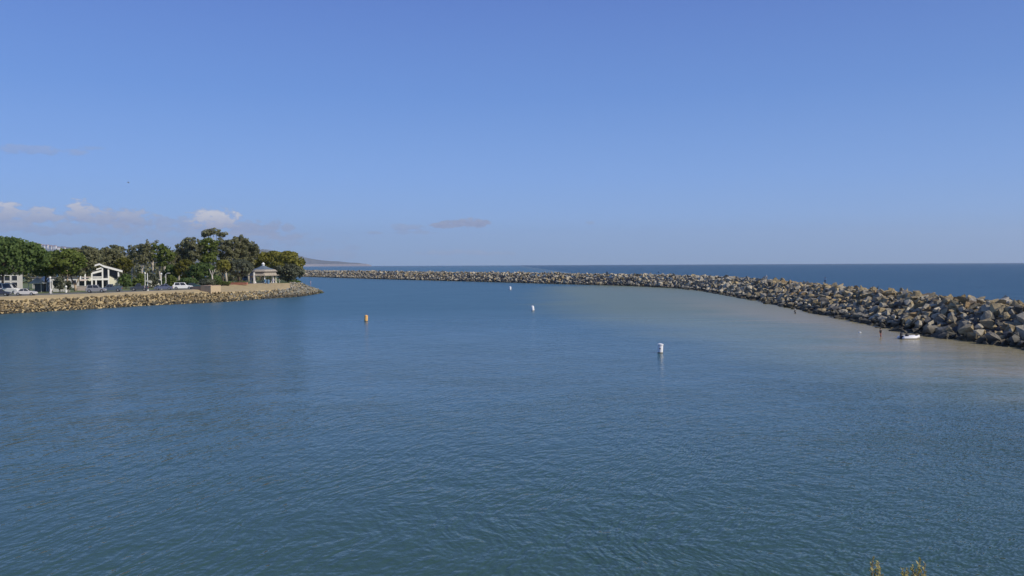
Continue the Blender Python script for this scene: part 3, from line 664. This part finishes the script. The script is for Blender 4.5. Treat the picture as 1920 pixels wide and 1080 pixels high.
# ------------------------------------------------------------------ vehicles
TYRE = mat('tyre', (.02, .02, .02), .9); RIM = mat('rim', (.45, .45, .46), .35, .7); LAMP = mat('headlamp', (.7, .7, .68), .2); TAIL = mat('tail_lamp', (.45, .03, .02), .3)
def car(kind, name, px, d, flip, col, label, L_=None, rz=0, cat='car', group='vehicles parked behind the bank', base=None):
    spec = {'saloon': (4.6, 1.8, .95, 1.45, (-1.55, 1.0), (-1.0, .35)), 'suv': (4.7, 1.9, 1.08, 1.80, (-2.15, 1.0), (-1.95, .45)), 'pickup': (5.4, 1.95, 1.10, 1.85, (-.6, 1.25), (-.4, .75)),
            'van': (5.6, 2.0, 1.2, 2.35, (-2.65, 2.0), (-2.6, 1.25))}[kind]
    Lc, Wd, hb, ht, (b0, b1), (t0, t1) = spec
    if L_: k = L_ / Lc; Lc = L_; b0 *= k; b1 *= k; t0 *= k; t1 *= k
    P_ = MATS.get('paint_' + name + '_' + str(col)) or mat('paint_' + name + '_' + str(col), col, .28, 0, .04)
    gz = land(px, d) if base is None else base
    t = empty(name, (XY(px, d), d, gz + .02), rz + (math.pi if flip else 0), label, cat, group); t.scale = (1.14, 1.14, 1.2)
    h = Lc / 2; g = MB()
    pr = [(-h, .42), (-h + .05, .30), (h - .08, .30), (h, .45), (h - .04, hb - .28), (h - .25, hb - .14), (b1 + .1, hb), (b0 - .1, hb), (-h + .06, hb - .04)]
    cx = sum(p[0] for p in pr) / len(pr); cz = .6
    ins = [(cx + (x_ - cx) * .975, cz + (z_ - cz) * .9) for x_, z_ in pr]; n = len(pr)
    rings = [(ins, -Wd / 2), (pr, -Wd / 2 + .12), (pr, Wd / 2 - .12), (ins, Wd / 2)]
    vs = [(x_, y_, z_) for poly, y_ in rings for x_, z_ in poly]
    fs = [tuple(range(n)), tuple(reversed(range(3 * n, 4 * n)))] + [(r_ * n + i_, (r_ + 1) * n + i_, (r_ + 1) * n + (i_ + 1) % n, r_ * n + (i_ + 1) % n) for r_ in range(3) for i_ in range(n)]
    g.add(vs, fs)
    w0, w1 = Wd / 2 - .1, Wd / 2 - .28
    bt_ = [(b0, -w0, hb - .02), (b1, -w0, hb - .02), (b1, w0, hb - .02), (b0, w0, hb - .02)]; tp = [(t0, -w1, ht), (t1, -w1, ht), (t1, w1, ht), (t0, w1, ht)]
    g.add(bt_ + tp, [(0, 1, 5, 4), (1, 2, 6, 5), (2, 3, 7, 6), (3, 0, 4, 7), (4, 5, 6, 7)])
    if kind == 'pickup':
        for y_ in (-1, 1): g.box((-h / 2 - .35, y_ * (Wd / 2 - .1), hb + .08), (h - .6, .1, .22))
        g.box((-h + .08, 0, hb + .08), (.1, Wd - .2, .22))
    g.build('body', P_, t)
    for nm, (i0, i1) in (('side_window', (0, 1)), ('windshield', (1, 2)), ('side_window', (2, 3)), ('rear_window', (3, 0))):
        q = [Vector(bt_[i0]), Vector(bt_[i1]), Vector(tp[i1]), Vector(tp[i0])]; c = sum(q, Vector()) / 4
        nn_ = (q[1] - q[0]).cross(q[3] - q[0]).normalized(); q2 = [c + (p - c) * .84 for p in q]
        if nm == 'side_window':                                     # two panes divided by a pillar of body colour
            m0 = q2[0].lerp(q2[1], .47); m1 = q2[3].lerp(q2[2], .47); m2 = q2[0].lerp(q2[1], .53); m3 = q2[3].lerp(q2[2], .53)
            quads = [[q2[0], m0, m1, q2[3]], [m2, q2[1], q2[2], m3]]
        else: quads = [q2]
        gg = MB()
        for qq in quads: gg.add([p + nn_ * .02 for p in qq] + [p - nn_ * .01 for p in qq], [(0, 1, 2, 3), (7, 6, 5, 4), (0, 4, 5, 1), (1, 5, 6, 2), (2, 6, 7, 3), (3, 7, 4, 0)])
        gg.build(nm, GLS, t)
    for x_ in (-h + .85, h - .9):
        for y_ in (-1, 1):
            rw = .40 if kind in ('suv', 'pickup') else .34
            w = MB().tube([(x_, y_ * (Wd / 2 - .2), rw), (x_, y_ * (Wd / 2 + .02), rw)], rw, 14).build('wheel', TYRE, t)
            MB().tube([(x_, y_ * (Wd / 2), rw), (x_, y_ * (Wd / 2 + .035), rw)], rw * .55, 10).build('rim', RIM, w)
    for y_ in (-1, 1):
        MB().box((h - .04, y_ * (Wd / 2 - .35), hb - .36), (.1, .34, .16)).build('headlight', LAMP, t); MB().box((-h + .03, y_ * (Wd / 2 - .3), hb - .28), (.08, .22, .2)).build('tail_light', TAIL, t)
    return t
SILV = (.42, .42, .43); WHT = (.78, .78, .76)
car('saloon', 'parked_car', -2, 203, False, (.04, .045, .07), 'dark blue car cut off by the left edge of the photo', rz=R(17))
car('saloon', 'parked_car', 48, 206, False, (.55, .54, .53), 'pale grey saloon under the big domed tree', rz=R(17), L_=4.4)
car('suv', 'parked_car', 180, 226, False, (.24, .24, .255), 'silver hatchback in front of the beach house garage', rz=R(18), L_=4.5)
car('pickup', 'parked_truck', 208, 233, True, (.08, .11, .15), 'slate blue pickup beside the silver hatchback', rz=R(18), cat='pickup', L_=5.0)
car('pickup', 'parked_truck', 261, 240, True, (.05, .06, .08), 'near black pickup left of the pointing sign', rz=R(18), cat='pickup', L_=4.3)
car('saloon', 'parked_car', 306, 247, True, (.12, .14, .22), 'grey blue saloon right of the pointing sign', rz=R(18), L_=4.7)
car('suv', 'parked_car', 343, 252, False, WHT, 'white boxy off roader parked left of the tan enclosure', rz=R(18), L_=5.1)
car('saloon', 'parked_car', 362, 264, False, (.03, .07, .08), 'dark teal car mostly hidden by the tan enclosure', rz=R(18))
car('pickup', 'parked_truck', 429, 372, False, WHT, 'white pickup under the small golden tree', rz=R(0), cat='pickup')
car('suv', 'parked_car', 467, 345, False, (.16, .22, .28), 'blue grey car in shade left of the pavilion', rz=R(17))
car('van', 'parked_van', 12, 222, False, (.70, .70, .68), 'large white camper van near the left edge', rz=R(2), cat='van', L_=6.2)
car('van', 'parked_van', 294, 277, False, (.78, .77, .66), 'cream white van behind the pointing sign', rz=R(18), cat='van', L_=5.2)
car('saloon', 'parked_car', 317, 268, False, WHT, 'white car seen behind the grey blue saloon', rz=R(80), L_=4.2)

# ------------------------------------------------------------------ posts, signs, enclosure, planter
def lamp(px, d, top, label, arm=0, col=WH):
    gz = land(px, d); H = zat(px, top, d) - gz
    t = empty('lamp_post', (XY(px, d), d, gz), 0, label, 'lamp post', 'lamp posts along the shore road')
    MB().lathe([(.22, 0), (.22, .5), (.11, .6), (.08, H - .5)], n=10).build('pole', col, t)
    if arm: MB().tube([(0, 0, H - .6), (arm * .5, 0, H - .2), (arm, 0, H - .15)], .06, 6).build('arm', col, t); MB().box((arm, 0, H - .2), (.9, .35, .16)).build('lamp_head', col, t)
    else: MB().sphere((0, 0, H - .25), (.3, .3, .34), 10).build('lamp_globe', WH, t)
    return t
lamp(94, 222, 519, 'white globe lamp post left of the round grey green bush')
lamp(123.5, 228, 536, 'short white bollard lamp right of the round bush')
lamp(272, 262, 511, 'white globe lamp post behind the pointing sign')
lamp(302.5, 256, 512, 'white lamp post with a large globe behind the grey blue saloon')
lamp(311, 272, 511, 'pale lamp post with a flat arm right of the globe one', arm=1.0)
gz = land(276.5, 243); sg = empty('pointing_sign', (XY(276.5, 243), 243, gz), 0, 'white post carrying a cream pointing sign board beside the dark pickup', 'sign')
MB().lathe([(.32, 0), (.26, .9), (.13, 1.5), (.11, 5.1), (.02, 5.3)], n=10).build('post', WH, sg)
MB().prism([(-.7, 3.1), (-.7, 2.95), (.3, 2.55), (1.2, 2.2), (1.5, 2.5), (1.45, 2.95), (.9, 3.12), (.2, 3.1)], -.3, -.18).build('board', CRM, sg)
TAN = mat('tan_block', (.46, .36, .23), .9, var=.12, scale=1.2); BRN = mat('brown_block', (.30, .22, .16), .9, var=.12, scale=1.2)
de = 250.5; ez = land(392, de)
en = empty('block_enclosure', (XY(392, de), de, ez - .6), R(-22), 'tan block walled enclosure standing at the edge of the bank', 'enclosure')
g = MB(); g.box((0, -1.3, 1.2), (3.9, .3, 2.4)); g.box((-1.8, .9, 1.2), (.3, 4.1, 2.4)); g.box((1.8, .9, 1.2), (.3, 4.1, 2.4)); g.box((0, 2.9, 1.2), (3.3, .3, 2.4)); g.build('wall', TAN, en)
g = MB(); g.box((0, -1.3, 2.46), (4.1, .45, .12)); g.box((-1.8, .95, 2.46), (.42, 3.9, .1)); g.box((1.8, .95, 2.46), (.42, 3.9, .1)); g.build('coping', mat('pink_coping', (.5, .36, .28), .9), en)
MB().box((.1, -1.47, 1.1), (.06, .04, 2.1)).build('joint', BRN, en)
MB().box((-4.0, -1.25, 1.1), (4.0, .3, 2.1)).build('side_wall', BRN, en)
BRK = mat('red_brick', (.36, .15, .10), .9, var=.3, scale=2)
bp_ = empty('brick_planter', (XY(446, 284), 284, land(446, 284)), 0, 'low red brick planter wall left of the pavilion', 'planter')
MB().box((0, 0, .4), (6.6, 1.2, .8)).build('wall', BRK, bp_); MB().box((0, 0, .84), (6.8, 1.4, .1)).build('coping', mat('brick_cap', (.45, .24, .17), .9), bp_)
leaves('foliage', LEAF['mid'], [(-2, 0, .95, .8, .4, .25), (0, 0, .95, .9, .4, .2), (2, 0, .95, .8, .4, .25)], 300, .14, bp_)

# pavilion
def pavilion():
    d = 304; px = 494; gz = land(px, d); k = d / F_PX
    z = lambda py: zat(px, py, d) - gz
    t = empty('pavilion', (XY(px, d), d, gz), 0, 'octagonal park pavilion with pale shingled skirt roof and blue grey top', 'pavilion')
    SK = mat('pale_shingle', (.33, .29, .235), .9, var=.6, scale=1.8, bump=.1); BL = mat('blue_metal', (.12, .155, .19), .6, var=.1)
    MB().lathe([(5.7, z(515.5)), (5.8, z(516.5)), (5.3, z(517)), (4.9, z(515)), (4.2, z(506)), (4.35, z(505.3)), (5.2, z(509))][::-1], n=8, rot=R(22.5)).build('skirt_roof', SK, t)
    MB().lathe([(4.25, z(505.6)), (2.4, z(502.5)), (.55, z(498)), (.5, z(497.6))], n=8, rot=R(22.5)).build('roof', BL, t)
    MB().lathe([(.5, z(497.8)), (.5, z(495.5)), (.7, z(495.2)), (.1, z(492))], n=8).build('cupola', WH, t)
    for i in range(8):
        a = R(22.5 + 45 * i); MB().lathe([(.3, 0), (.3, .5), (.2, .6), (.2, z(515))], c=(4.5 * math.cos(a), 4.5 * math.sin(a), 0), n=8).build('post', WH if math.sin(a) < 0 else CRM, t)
    MB().lathe([(5.2, 0), (5.2, .12)], n=8, rot=R(22.5)).build('floor', mat('slab', (.35, .33, .3), .9), t)
    wp = MB().box((-1.85 , -5.2, (z(510.5)) / 2 - .2), (.5, .5, z(510.5) + .4)).build('entrance_post', WH, t)
pavilion()
for px, d, lab in ((497, 300, 'blue litter bin standing in front of the pavilion'), (503, 298.5, 'second blue bin nearer the people in the pavilion')):
    t = empty('litter_bin', (XY(px, d), d, land(px, d)), 0, lab, 'bin', 'blue bins at the pavilion')
    MB().lathe([(.42, 0), (.5, 1.3)], n=12).build('drum', mat('bin_blue', (.10, .20, .34), .6), t); MB().lathe([(.54, 1.3), (.54, 1.4), (.15, 1.55)], n=12).build('lid', mat('bin_lid', (.16, .26, .38), .6), t)

# ------------------------------------------------------------------ people
def garment(name, legs, torso, skin, bare_legs=False, bare_arms=True):
    m, b = newmat(name); tcn = N('ShaderNodeTexCoord'); s = N('ShaderNodeSeparateXYZ'); L(tcn.outputs['Object'], s.inputs[0])
    r = N('ShaderNodeValToRGB'); r.color_ramp.interpolation = 'CONSTANT'; L(M('MULTIPLY', s.outputs[2], .5), r.inputs[0])
    e = r.color_ramp.elements; e[0].position = 0; e[0].color = (*(skin if bare_legs else legs), 1); e[1].position = .25 if bare_legs else .05; e[1].color = (*legs, 1)
    for p, c in ((.47, torso), (.745, skin)): q = e.new(p); q.color = (*c, 1)
    ax = M('GREATER_THAN', M('ABSOLUTE', s.outputs[0]), .24 if bare_arms else 9.0)
    L(MIX(ax, r.outputs[0], skin), b.inputs['Base Color']); b.inputs['Roughness'].default_value = .8
    return m
def person(loc, rz, mtl, hair, label, pose='stand', height=1.75, group=None):
    k = height / 1.75
    root = empty('person', loc, rz, label, 'person', group); root.scale = (k, k, k)
    J = {'pelvis': (0, 0, .95), 'waist': (0, .01, 1.12), 'chest': (0, 0, 1.34), 'neck': (0, 0, 1.50), 'head': (0, .02, 1.60), 'crown': (0, .02, 1.70), 'chin': (0, -.05, 1.57),
         'hipL': (-.10, 0, .90), 'kneeL': (-.12, -.03, .50), 'ankL': (-.13, .01, .09), 'toeL': (-.15, -.17, .03), 'hipR': (.10, 0, .90), 'kneeR': (.13, -.06, .50), 'ankR': (.14, -.04, .09), 'toeR': (.17, -.22, .03),
         'shL': (-.19, 0, 1.42), 'elL': (-.27, .03, 1.14), 'wrL': (-.29, -.10, .90), 'haL': (-.29, -.14, .82), 'shR': (.19, 0, 1.42), 'elR': (.27, .03, 1.14), 'wrR': (.29, -.10, .90), 'haR': (.29, -.14, .82)}
    if pose == 'hold': J.update(elR=(.26, -.08, 1.18), wrR=(.16, -.33, 1.22), haR=(.13, -.41, 1.24), elL=(-.26, -.06, 1.16), wrL=(-.12, -.28, 1.12), haL=(-.08, -.36, 1.14))
    if pose == 'stride': J.update(kneeL=(-.11, -.22, .52), ankL=(-.11, -.20, .1), toeL=(-.12, -.38, .05), kneeR=(.11, .06, .50), ankR=(.12, .26, .12), toeR=(.12, .10, .03))
    if pose == 'sit':
        dz = -.52
        for n_ in list(J):
            if n_[:3] not in ('kne', 'ank', 'toe', 'hip'): x_, y_, z_ = J[n_]; J[n_] = (x_, y_ - (.10 if z_ > 1.2 else 0), z_ + dz)
        J.update(hipL=(-.1, 0, .40), hipR=(.1, 0, .40), kneeL=(-.16, -.42, .60), kneeR=(.16, -.42, .58), ankL=(-.15, -.50, .14), ankR=(.16, -.52, .12), toeL=(-.16, -.68, .08), toeR=(.18, -.70, .06), elL=(-.27, -.2, .66), elR=(.27, -.2, .66), wrL=(-.18, -.42, .68), wrR=(.18, -.42, .68), haL=(-.14, -.50, .70), haR=(.14, -.5, .70))
    E = [('pelvis', 'waist'), ('waist', 'chest'), ('chest', 'neck'), ('neck', 'head'), ('head', 'crown'), ('head', 'chin')]
    for s_ in 'LR': E += [('pelvis', 'hip' + s_), ('hip' + s_, 'knee' + s_), ('knee' + s_, 'ank' + s_), ('ank' + s_, 'toe' + s_), ('chest', 'sh' + s_), ('sh' + s_, 'el' + s_), ('el' + s_, 'wr' + s_), ('wr' + s_, 'ha' + s_)]
    RD = dict(pelvis=(.15, .11), waist=(.135, .10), chest=(.16, .11), neck=(.055, .06), head=(.085, .10), crown=(.07, .085), chin=(.05, .05), hip=(.095, .10), knee=(.062, .065), ank=(.042, .05), toe=(.04, .03), sh=(.065, .065), el=(.045, .045), wr=(.03, .03), ha=(.036, .028))
    names = list(J); me = bpy.data.meshes.new('body'); me.from_pydata([J[n_] for n_ in names], [(names.index(a), names.index(b_)) for a, b_ in E], [])
    o = link('body', me, root, mtl)
    sk = o.modifiers.new('skin', 'SKIN'); ss = o.modifiers.new('sub', 'SUBSURF'); ss.levels = 1; ss.render_levels = 1
    lay = me.skin_vertices[0].data if me.skin_vertices else None
    if lay is None:
        bm = bmesh.new(); bm.from_mesh(me); bm.verts.layers.skin.verify(); bm.to_mesh(me); bm.free(); lay = me.skin_vertices[0].data
    for i_, n_ in enumerate(names):
        key = n_[:-1] if n_[-1] in 'LR' and n_ not in RD else n_; lay[i_].radius = RD[key]; lay[i_].use_root = (n_ == 'pelvis')
    hz_ = J['head'][2]; hy = J['head'][1]
    MB().sphere((0, hy + .03, hz_ + .07), (.098, .115, .105), 10).build('hair', hair, root, True)
    return root
HD = mat('hair_dark', (.02, .016, .013), .8); HB = mat('hair_brown', (.09, .05, .03), .8); HC = mat('cap_pale', (.6, .6, .58), .8); SKN = (.42, .26, .18)
person((XY(582, 319), 319, land(582, 319) + .65), R(150), garment('clothes_lilac', (.42, .36, .48), (.58, .52, .68), SKN), HD, 'angler in a pale lilac top on the rocky tip of the point', 'hold', 2.05)
def crest_at(px, t=SL + 1.5):
    P_ = arr + nor * t; pxs = 960 + F_PX * P_[:, 0] / np.maximum(P_[:, 1], 1)
    i_ = int(np.argmin(abs(pxs - px) + (P_[:, 1] < 60) * 1e4)); return P_[i_][0], P_[i_][1], prof(t, arr[i_][1])
x_, y_, z_ = crest_at(1547, SL + .8); person((x_, y_, z_ + 1.2), R(-60), garment('clothes_walker', (.02, .03, .06), (.22, .34, .50), SKN, bare_arms=False), HD, 'person in a light blue top and dark trousers standing on the breakwater crest', 'stand', 1.75)
x_, y_, z_ = crest_at(1438); person((x_, y_, z_ + 1.2), R(-100), garment('clothes_pale', (.50, .52, .55), (.66, .68, .72), SKN, bare_arms=False), HC, 'person in pale clothes sitting on the breakwater crest', 'sit', 1.75)
x_, y_, z_ = crest_at(1237); person((x_, y_, z_ + 1.25), R(-120), garment('clothes_navy', (.02, .025, .05), (.40, .46, .60), SKN, bare_arms=False), HC, 'small distant person sitting on the crest in a pale top and dark trousers', 'sit', 1.75)
x_, y_ = on_water(1652, 632); person((x_, y_, -.42), R(30), garment('clothes_wader', (.26, .08, .07), (.02, .02, .025), SKN, bare_legs=True), HD, 'dark haired wader in black top and red shorts in the shallows left of the dinghy', 'stride', 1.75)
x_, y_ = on_water(1491.5, 588); person((x_, y_, -.75), R(-70), garment('clothes_bather', (.02, .03, .04), (.03, .04, .05), (.5, .42, .34)), HC, 'bather in a dark wetsuit and pale cap waist deep close to the rocks', 'hold', 1.75)
for px, d, m_, rz, lab in ((511.5, 301, garment('clothes_blue', (.10, .12, .30), (.50, .55, .75), SKN), 0, 'person in pale blue top under the pavilion right side'), (514.5, 303, garment('clothes_dim', (.05, .05, .08), (.20, .22, .35), SKN), 1, 'person in dark clothes next to the pale blue one at the pavilion'),
                           (524, 304, garment('clothes_white', (.62, .60, .58), (.70, .68, .68), SKN), 2.4, 'person in white just right of the pavilion'), (95.5, 214, garment('clothes_whitepath', (.62, .58, .56), (.74, .74, .74), SKN), .6, 'person in white on the path by the globe lamp post'),
                           (270.5, 239.5, garment('clothes_pinkpath', (.06, .06, .10), (.66, .60, .62), SKN), -.4, 'person in a pale pink top between the dark pickup and the sign post')):
    person((XY(px, d), d, land(px, d) + .02), rz, m_, HB, lab, 'stand', 1.75)

# ------------------------------------------------------------------ buoys
BWH = mat('buoy_white', (.76, .76, .76), .4, var=.04); BOR = mat('buoy_orange', (.75, .25, .05), .5, var=.05); BYL = mat('buoy_amber', (.76, .44, .14), .5, var=.08); BDK = mat('buoy_dark', (.03, .03, .035), .7)
def buoy(px, py, hpx, wpx, body, band, label, mark=False, tilt=0):
    X, d = on_water(px, py); k = d / F_PX; H = hpx * k; r = wpx * k / 2
    t = empty('marker_buoy', (X, d, 0), 0, label, 'buoy', 'marker buoys in the channel'); t.rotation_euler = (0, tilt, 0)
    MB().lathe([(r * .9, -.35), (r, -.05), (r, H * .10), (r * 1.0, H * .84), (r * .92, H * .9), (r * .55, H * .96), (r * .05, H)], n=20).build('float_body', body, t, True)
    MB().lathe([(r * 1.02, -.05), (r * 1.02, H * .08)], n=20).build('waterline_band', band[0], t)
    MB().lathe([(r * 1.02, H * .80), (r * 1.02, H * .86)], n=20).build('upper_band', band[1], t)
    if mark:
        MB().prism([(-r * .3 + r * .28 * math.cos(a_ * math.pi / 6), H * .48 + r * .28 * math.sin(a_ * math.pi / 6)) for a_ in range(12)], -r * 1.06, -r * .9).build('mark', BDK, t)
        MB().lathe([(r * 1.12, H * .82), (r * 1.12, H * .95), (r * .3, H * 1.02)], n=20).build('cap', BWH, t)
buoy(1238, 662, 17.5, 10, BWH, (mat('algae', (.16, .13, .08), .9), BOR), 'largest white can buoy with a dark mark, nearest the camera', True, R(2))
buoy(999, 583, 10, 6, BWH, (BDK, BWH), 'white buoy in mid channel beyond the largest one', tilt=R(-7))
buoy(956.5, 543.5, 6.5, 4.2, BWH, (BDK, BWH), 'small far white buoy near the foot of the breakwater')
buoy(685.5, 602.5, 12, 6.5, BYL, (BDK, BOR), 'amber coloured buoy left of the white ones', tilt=R(3))
X, d = on_water(1613, 624.5); fl = empty('net_float', (X, d, 0), R(-25), 'small white float bobbing left of the wader', 'float')
MB().sphere((0, 0, .06), (.26, .13, .13), 12).build('float_body', BWH, fl, True); MB().tube([(.22, 0, .08), (.34, 0, .1)], .03, 6).build('eyelet', BDK, fl)

# ------------------------------------------------------------------ dinghy
X, d = on_water(1706, 635.5); dg = empty('dinghy', (X, d, -.05), R(8), 'white inflatable dinghy with a dark outboard moored at the rocks', 'dinghy')
g = MB(); hull_t = .24; Ld = 3.0
g.tube([(-1.45, -.62, .22), (-1.2, -.62, .24), (.6, -.62, .26), (1.15, -.42, .34), (1.45, 0, .42), (1.15, .42, .34), (.6, .62, .26), (-1.2, .62, .24), (-1.45, .62, .22)], [.12, .23, .24, .235, .23, .235, .24, .23, .12], 12); g.build('side_tube', BWH, dg, True)
MB().box((-.15, 0, .12), (2.2, .9, .06)).build('floor', mat('dinghy_floor', (.25, .26, .28), .8), dg)
MB().box((-1.15, 0, .32), (.08, 1.0, .42)).build('transom', mat('transom_navy', (.03, .035, .08), .7), dg)
MB().box((-.25, 0, .42), (.3, 1.25, .05)).build('seat', BDK, dg)
ob = MB().box((-1.25, 0, .78), (.34, .26, .36), top=.8).build('outboard', BDK, dg, bevel=.04); MB().box((-1.32, 0, .35), (.12, .12, .7)).build('shaft', BDK, ob)
bg_ = empty('holdall', (X - .35, d - .05, .34), R(20), 'dark bag lying in the middle of the white dinghy', 'bag')
MB().sphere((0, 0, .2), (.30, .22, .24), 10).build('bag_body', BDK, bg_, True); MB().tube([(-.15, 0, .38), (0, 0, .5), (.15, 0, .38)], .025, 6).build('handle', BDK, bg_)

# ------------------------------------------------------------------ birds
def bird(px, py, d, label, fly=True, loc=None):
    if fly:
        p = (XY(px, d), d, zat(px, py, d)); t = empty('seagull', p, R(30), label, 'bird')
        g = MB(); g.sphere((0, 0, 0), (.22, .08, .08), 10); g.sphere((.24, 0, .04), (.06, .05, .05), 8)
        for s_ in (-1, 1): g.add([(.1, s_ * .04, .03), (-.1, s_ * .04, .03), (-.12, s_ * .38, .16), (.06, s_ * .38, .16), (-.22, s_ * .75, .06), (.1, s_ * .04, .0), (-.1, s_ * .04, .0), (-.12, s_ * .38, .13), (.06, s_ * .38, .13)], [(0, 1, 2, 3), (8, 7, 6, 5), (3, 2, 4), (8, 4, 7), (0, 3, 8, 5), (1, 6, 7, 2)])
        g.build('body', mat('gull_grey', (.35, .36, .38), .8), t)
bird(244, 343, 190, 'gull gliding in the sky above the park')
def cormorant(px, label, dz=0.0):
    x_, y_, z_ = crest_at(px, SL + .6); t = empty('cormorant', (x_, y_, z_ + 1.05 + dz), R(-30), label, 'bird', 'dark birds perched on the crest')
    g = MB(); g.tube([(-.16, 0, .10), (-.06, 0, .22), (.02, 0, .40), (.05, 0, .52)], [.05, .13, .12, .06], 8); g.tube([(.05, 0, .5), (.08, 0, .66), (.14, 0, .72), (.28, 0, .70)], [.05, .035, .04, .01], 8); g.tube([(-.1, 0, .18), (-.3, 0, .02)], [.06, .02], 6)
    g.build('body', BDK, t, True); MB().tube([(0, .05, .2), (0, .05, -.15)], .02, 5).build('leg', BDK, t); MB().tube([(0, -.05, .2), (0, -.05, -.15)], .02, 5).build('leg', BDK, t)
cormorant(1635, 'dark bird perched on the crest left of the second one'); cormorant(1646, 'dark bird perched on the crest just right of the first')

# ------------------------------------------------------------------ foreground bank below the camera with two shrub tips reaching into view
fg = MB(); rs = np.random.RandomState(5); nx, ny = 40, 16
ysr = [-18, -8, 0, 4, 8, 10.5, 12, 13, 14, 15, 16, 17, 18, 19, 20, 22]; zsr = [6.2, 6.1, 6, 5.9, 5.7, 5.3, 4.6, 4, 3.3, 2.7, 2.1, 1.5, .9, .3, -.3, -1.4]
vs = [(-60 + 120 * i / (nx - 1), ysr[j] + .4 * math.sin(i * 1.3 + j), zsr[j] + rs.uniform(-.12, .12)) for i in range(nx) for j in range(ny)]
fg.add(vs, [(i * ny + j, (i + 1) * ny + j, (i + 1) * ny + j + 1, i * ny + j + 1) for i in range(nx - 1) for j in range(ny - 1)])
tag(fg.build('near_bank', DIRT), kind='structure')
GST = mat('shrub_stem', (.16, .13, .08), .8)
def shrub(px, d, toppy, stems, label, leafk):
    X = XY(px, d); t = empty('coastal_shrub', (X, d, 5.5), 0, label, 'shrub', 'shrubs below the camera'); H = zat(px, toppy, d) - 5.5
    g = MB(); lo = []; rs = np.random.RandomState(int(px))
    LV = []; 
    for (dx, top) in stems:
        x1 = dx * d / F_PX; h = H - top * d / F_PX; pts = [(0, 0, 0), (x1 * .35, .03, h * .45), (x1 * .8, 0, h * .8), (x1, -.02, h)]
        g.tube(pts, [.018, .013, .008, .004], 6)
        for q in range(44):
            f = 1 - (q / 44) ** 1.3 * .75; seg = f * 3; i0 = min(int(seg), 2); fr = seg - i0
            p = Vector(pts[i0]).lerp(Vector(pts[i0 + 1]), fr); a = rs.uniform(0, 6.28); ln = rs.uniform(.035, .07) * (.7 if f > .95 else 1)
            dr = Vector((math.cos(a) * .7, math.sin(a) * .7, rs.uniform(.5, 1.3))).normalized(); sd = dr.cross(Vector((0, 0, 1))).normalized() * ln * .2
            LV.append([p, p + dr * ln * .5 + sd * 1.6, p + dr * ln, p + dr * ln * .5 - sd * 1.6])
    g.build('stems', GST, t, True)
    V = [tuple(v) for q in LV for v in q]; me = bpy.data.meshes.new('leaves'); me.from_pydata(V, [], [(4 * i, 4 * i + 1, 4 * i + 2, 4 * i + 3) for i in range(len(LV))])
    at = me.color_attributes.new('tint', 'FLOAT_COLOR', 'CORNER'); q = np.repeat(rs.uniform(0, 1, len(LV)), 4); at.data.foreach_set('color', np.stack([q, q, q, np.ones_like(q)], 1).ravel())
    link('leaves', me, t, LEAF[leafk])
shrub(1648, 8.6, 1053, [(-9, 0), (2, 5), (6, 18), (-3, 22)], 'thin shrub tip at the bottom edge, the left one of two', 'sprig')
shrub(1722, 8.8, 1053, [(6, 0), (16, 8), (-6, 13), (-18, 18), (10, 22), (-26, 20), (0, 20)], 'leafier yellow green shrub tip at the bottom edge, right of the thin one', 'sprig')

# ------------------------------------------------------------------ haze
hzb = MB(); hzb.box((0, 7000, 299), (31000, 17200, 602)); hz_o = hzb.build('haze', None); tag(hz_o, kind='stuff')
hm = bpy.data.materials.new('haze'); hm.use_nodes = True; nt = hm.node_tree; nt.nodes.clear()
pv = N('ShaderNodeVolumePrincipled'); pv.inputs['Color'].default_value = (.78, .87, 1.0, 1); pv.inputs['Density'].default_value = 4.2e-5; pv.inputs['Anisotropy'].default_value = .2
ou = N('ShaderNodeOutputMaterial'); L(pv.outputs[0], ou.inputs['Volume']); hz_o.data.materials.append(hm)
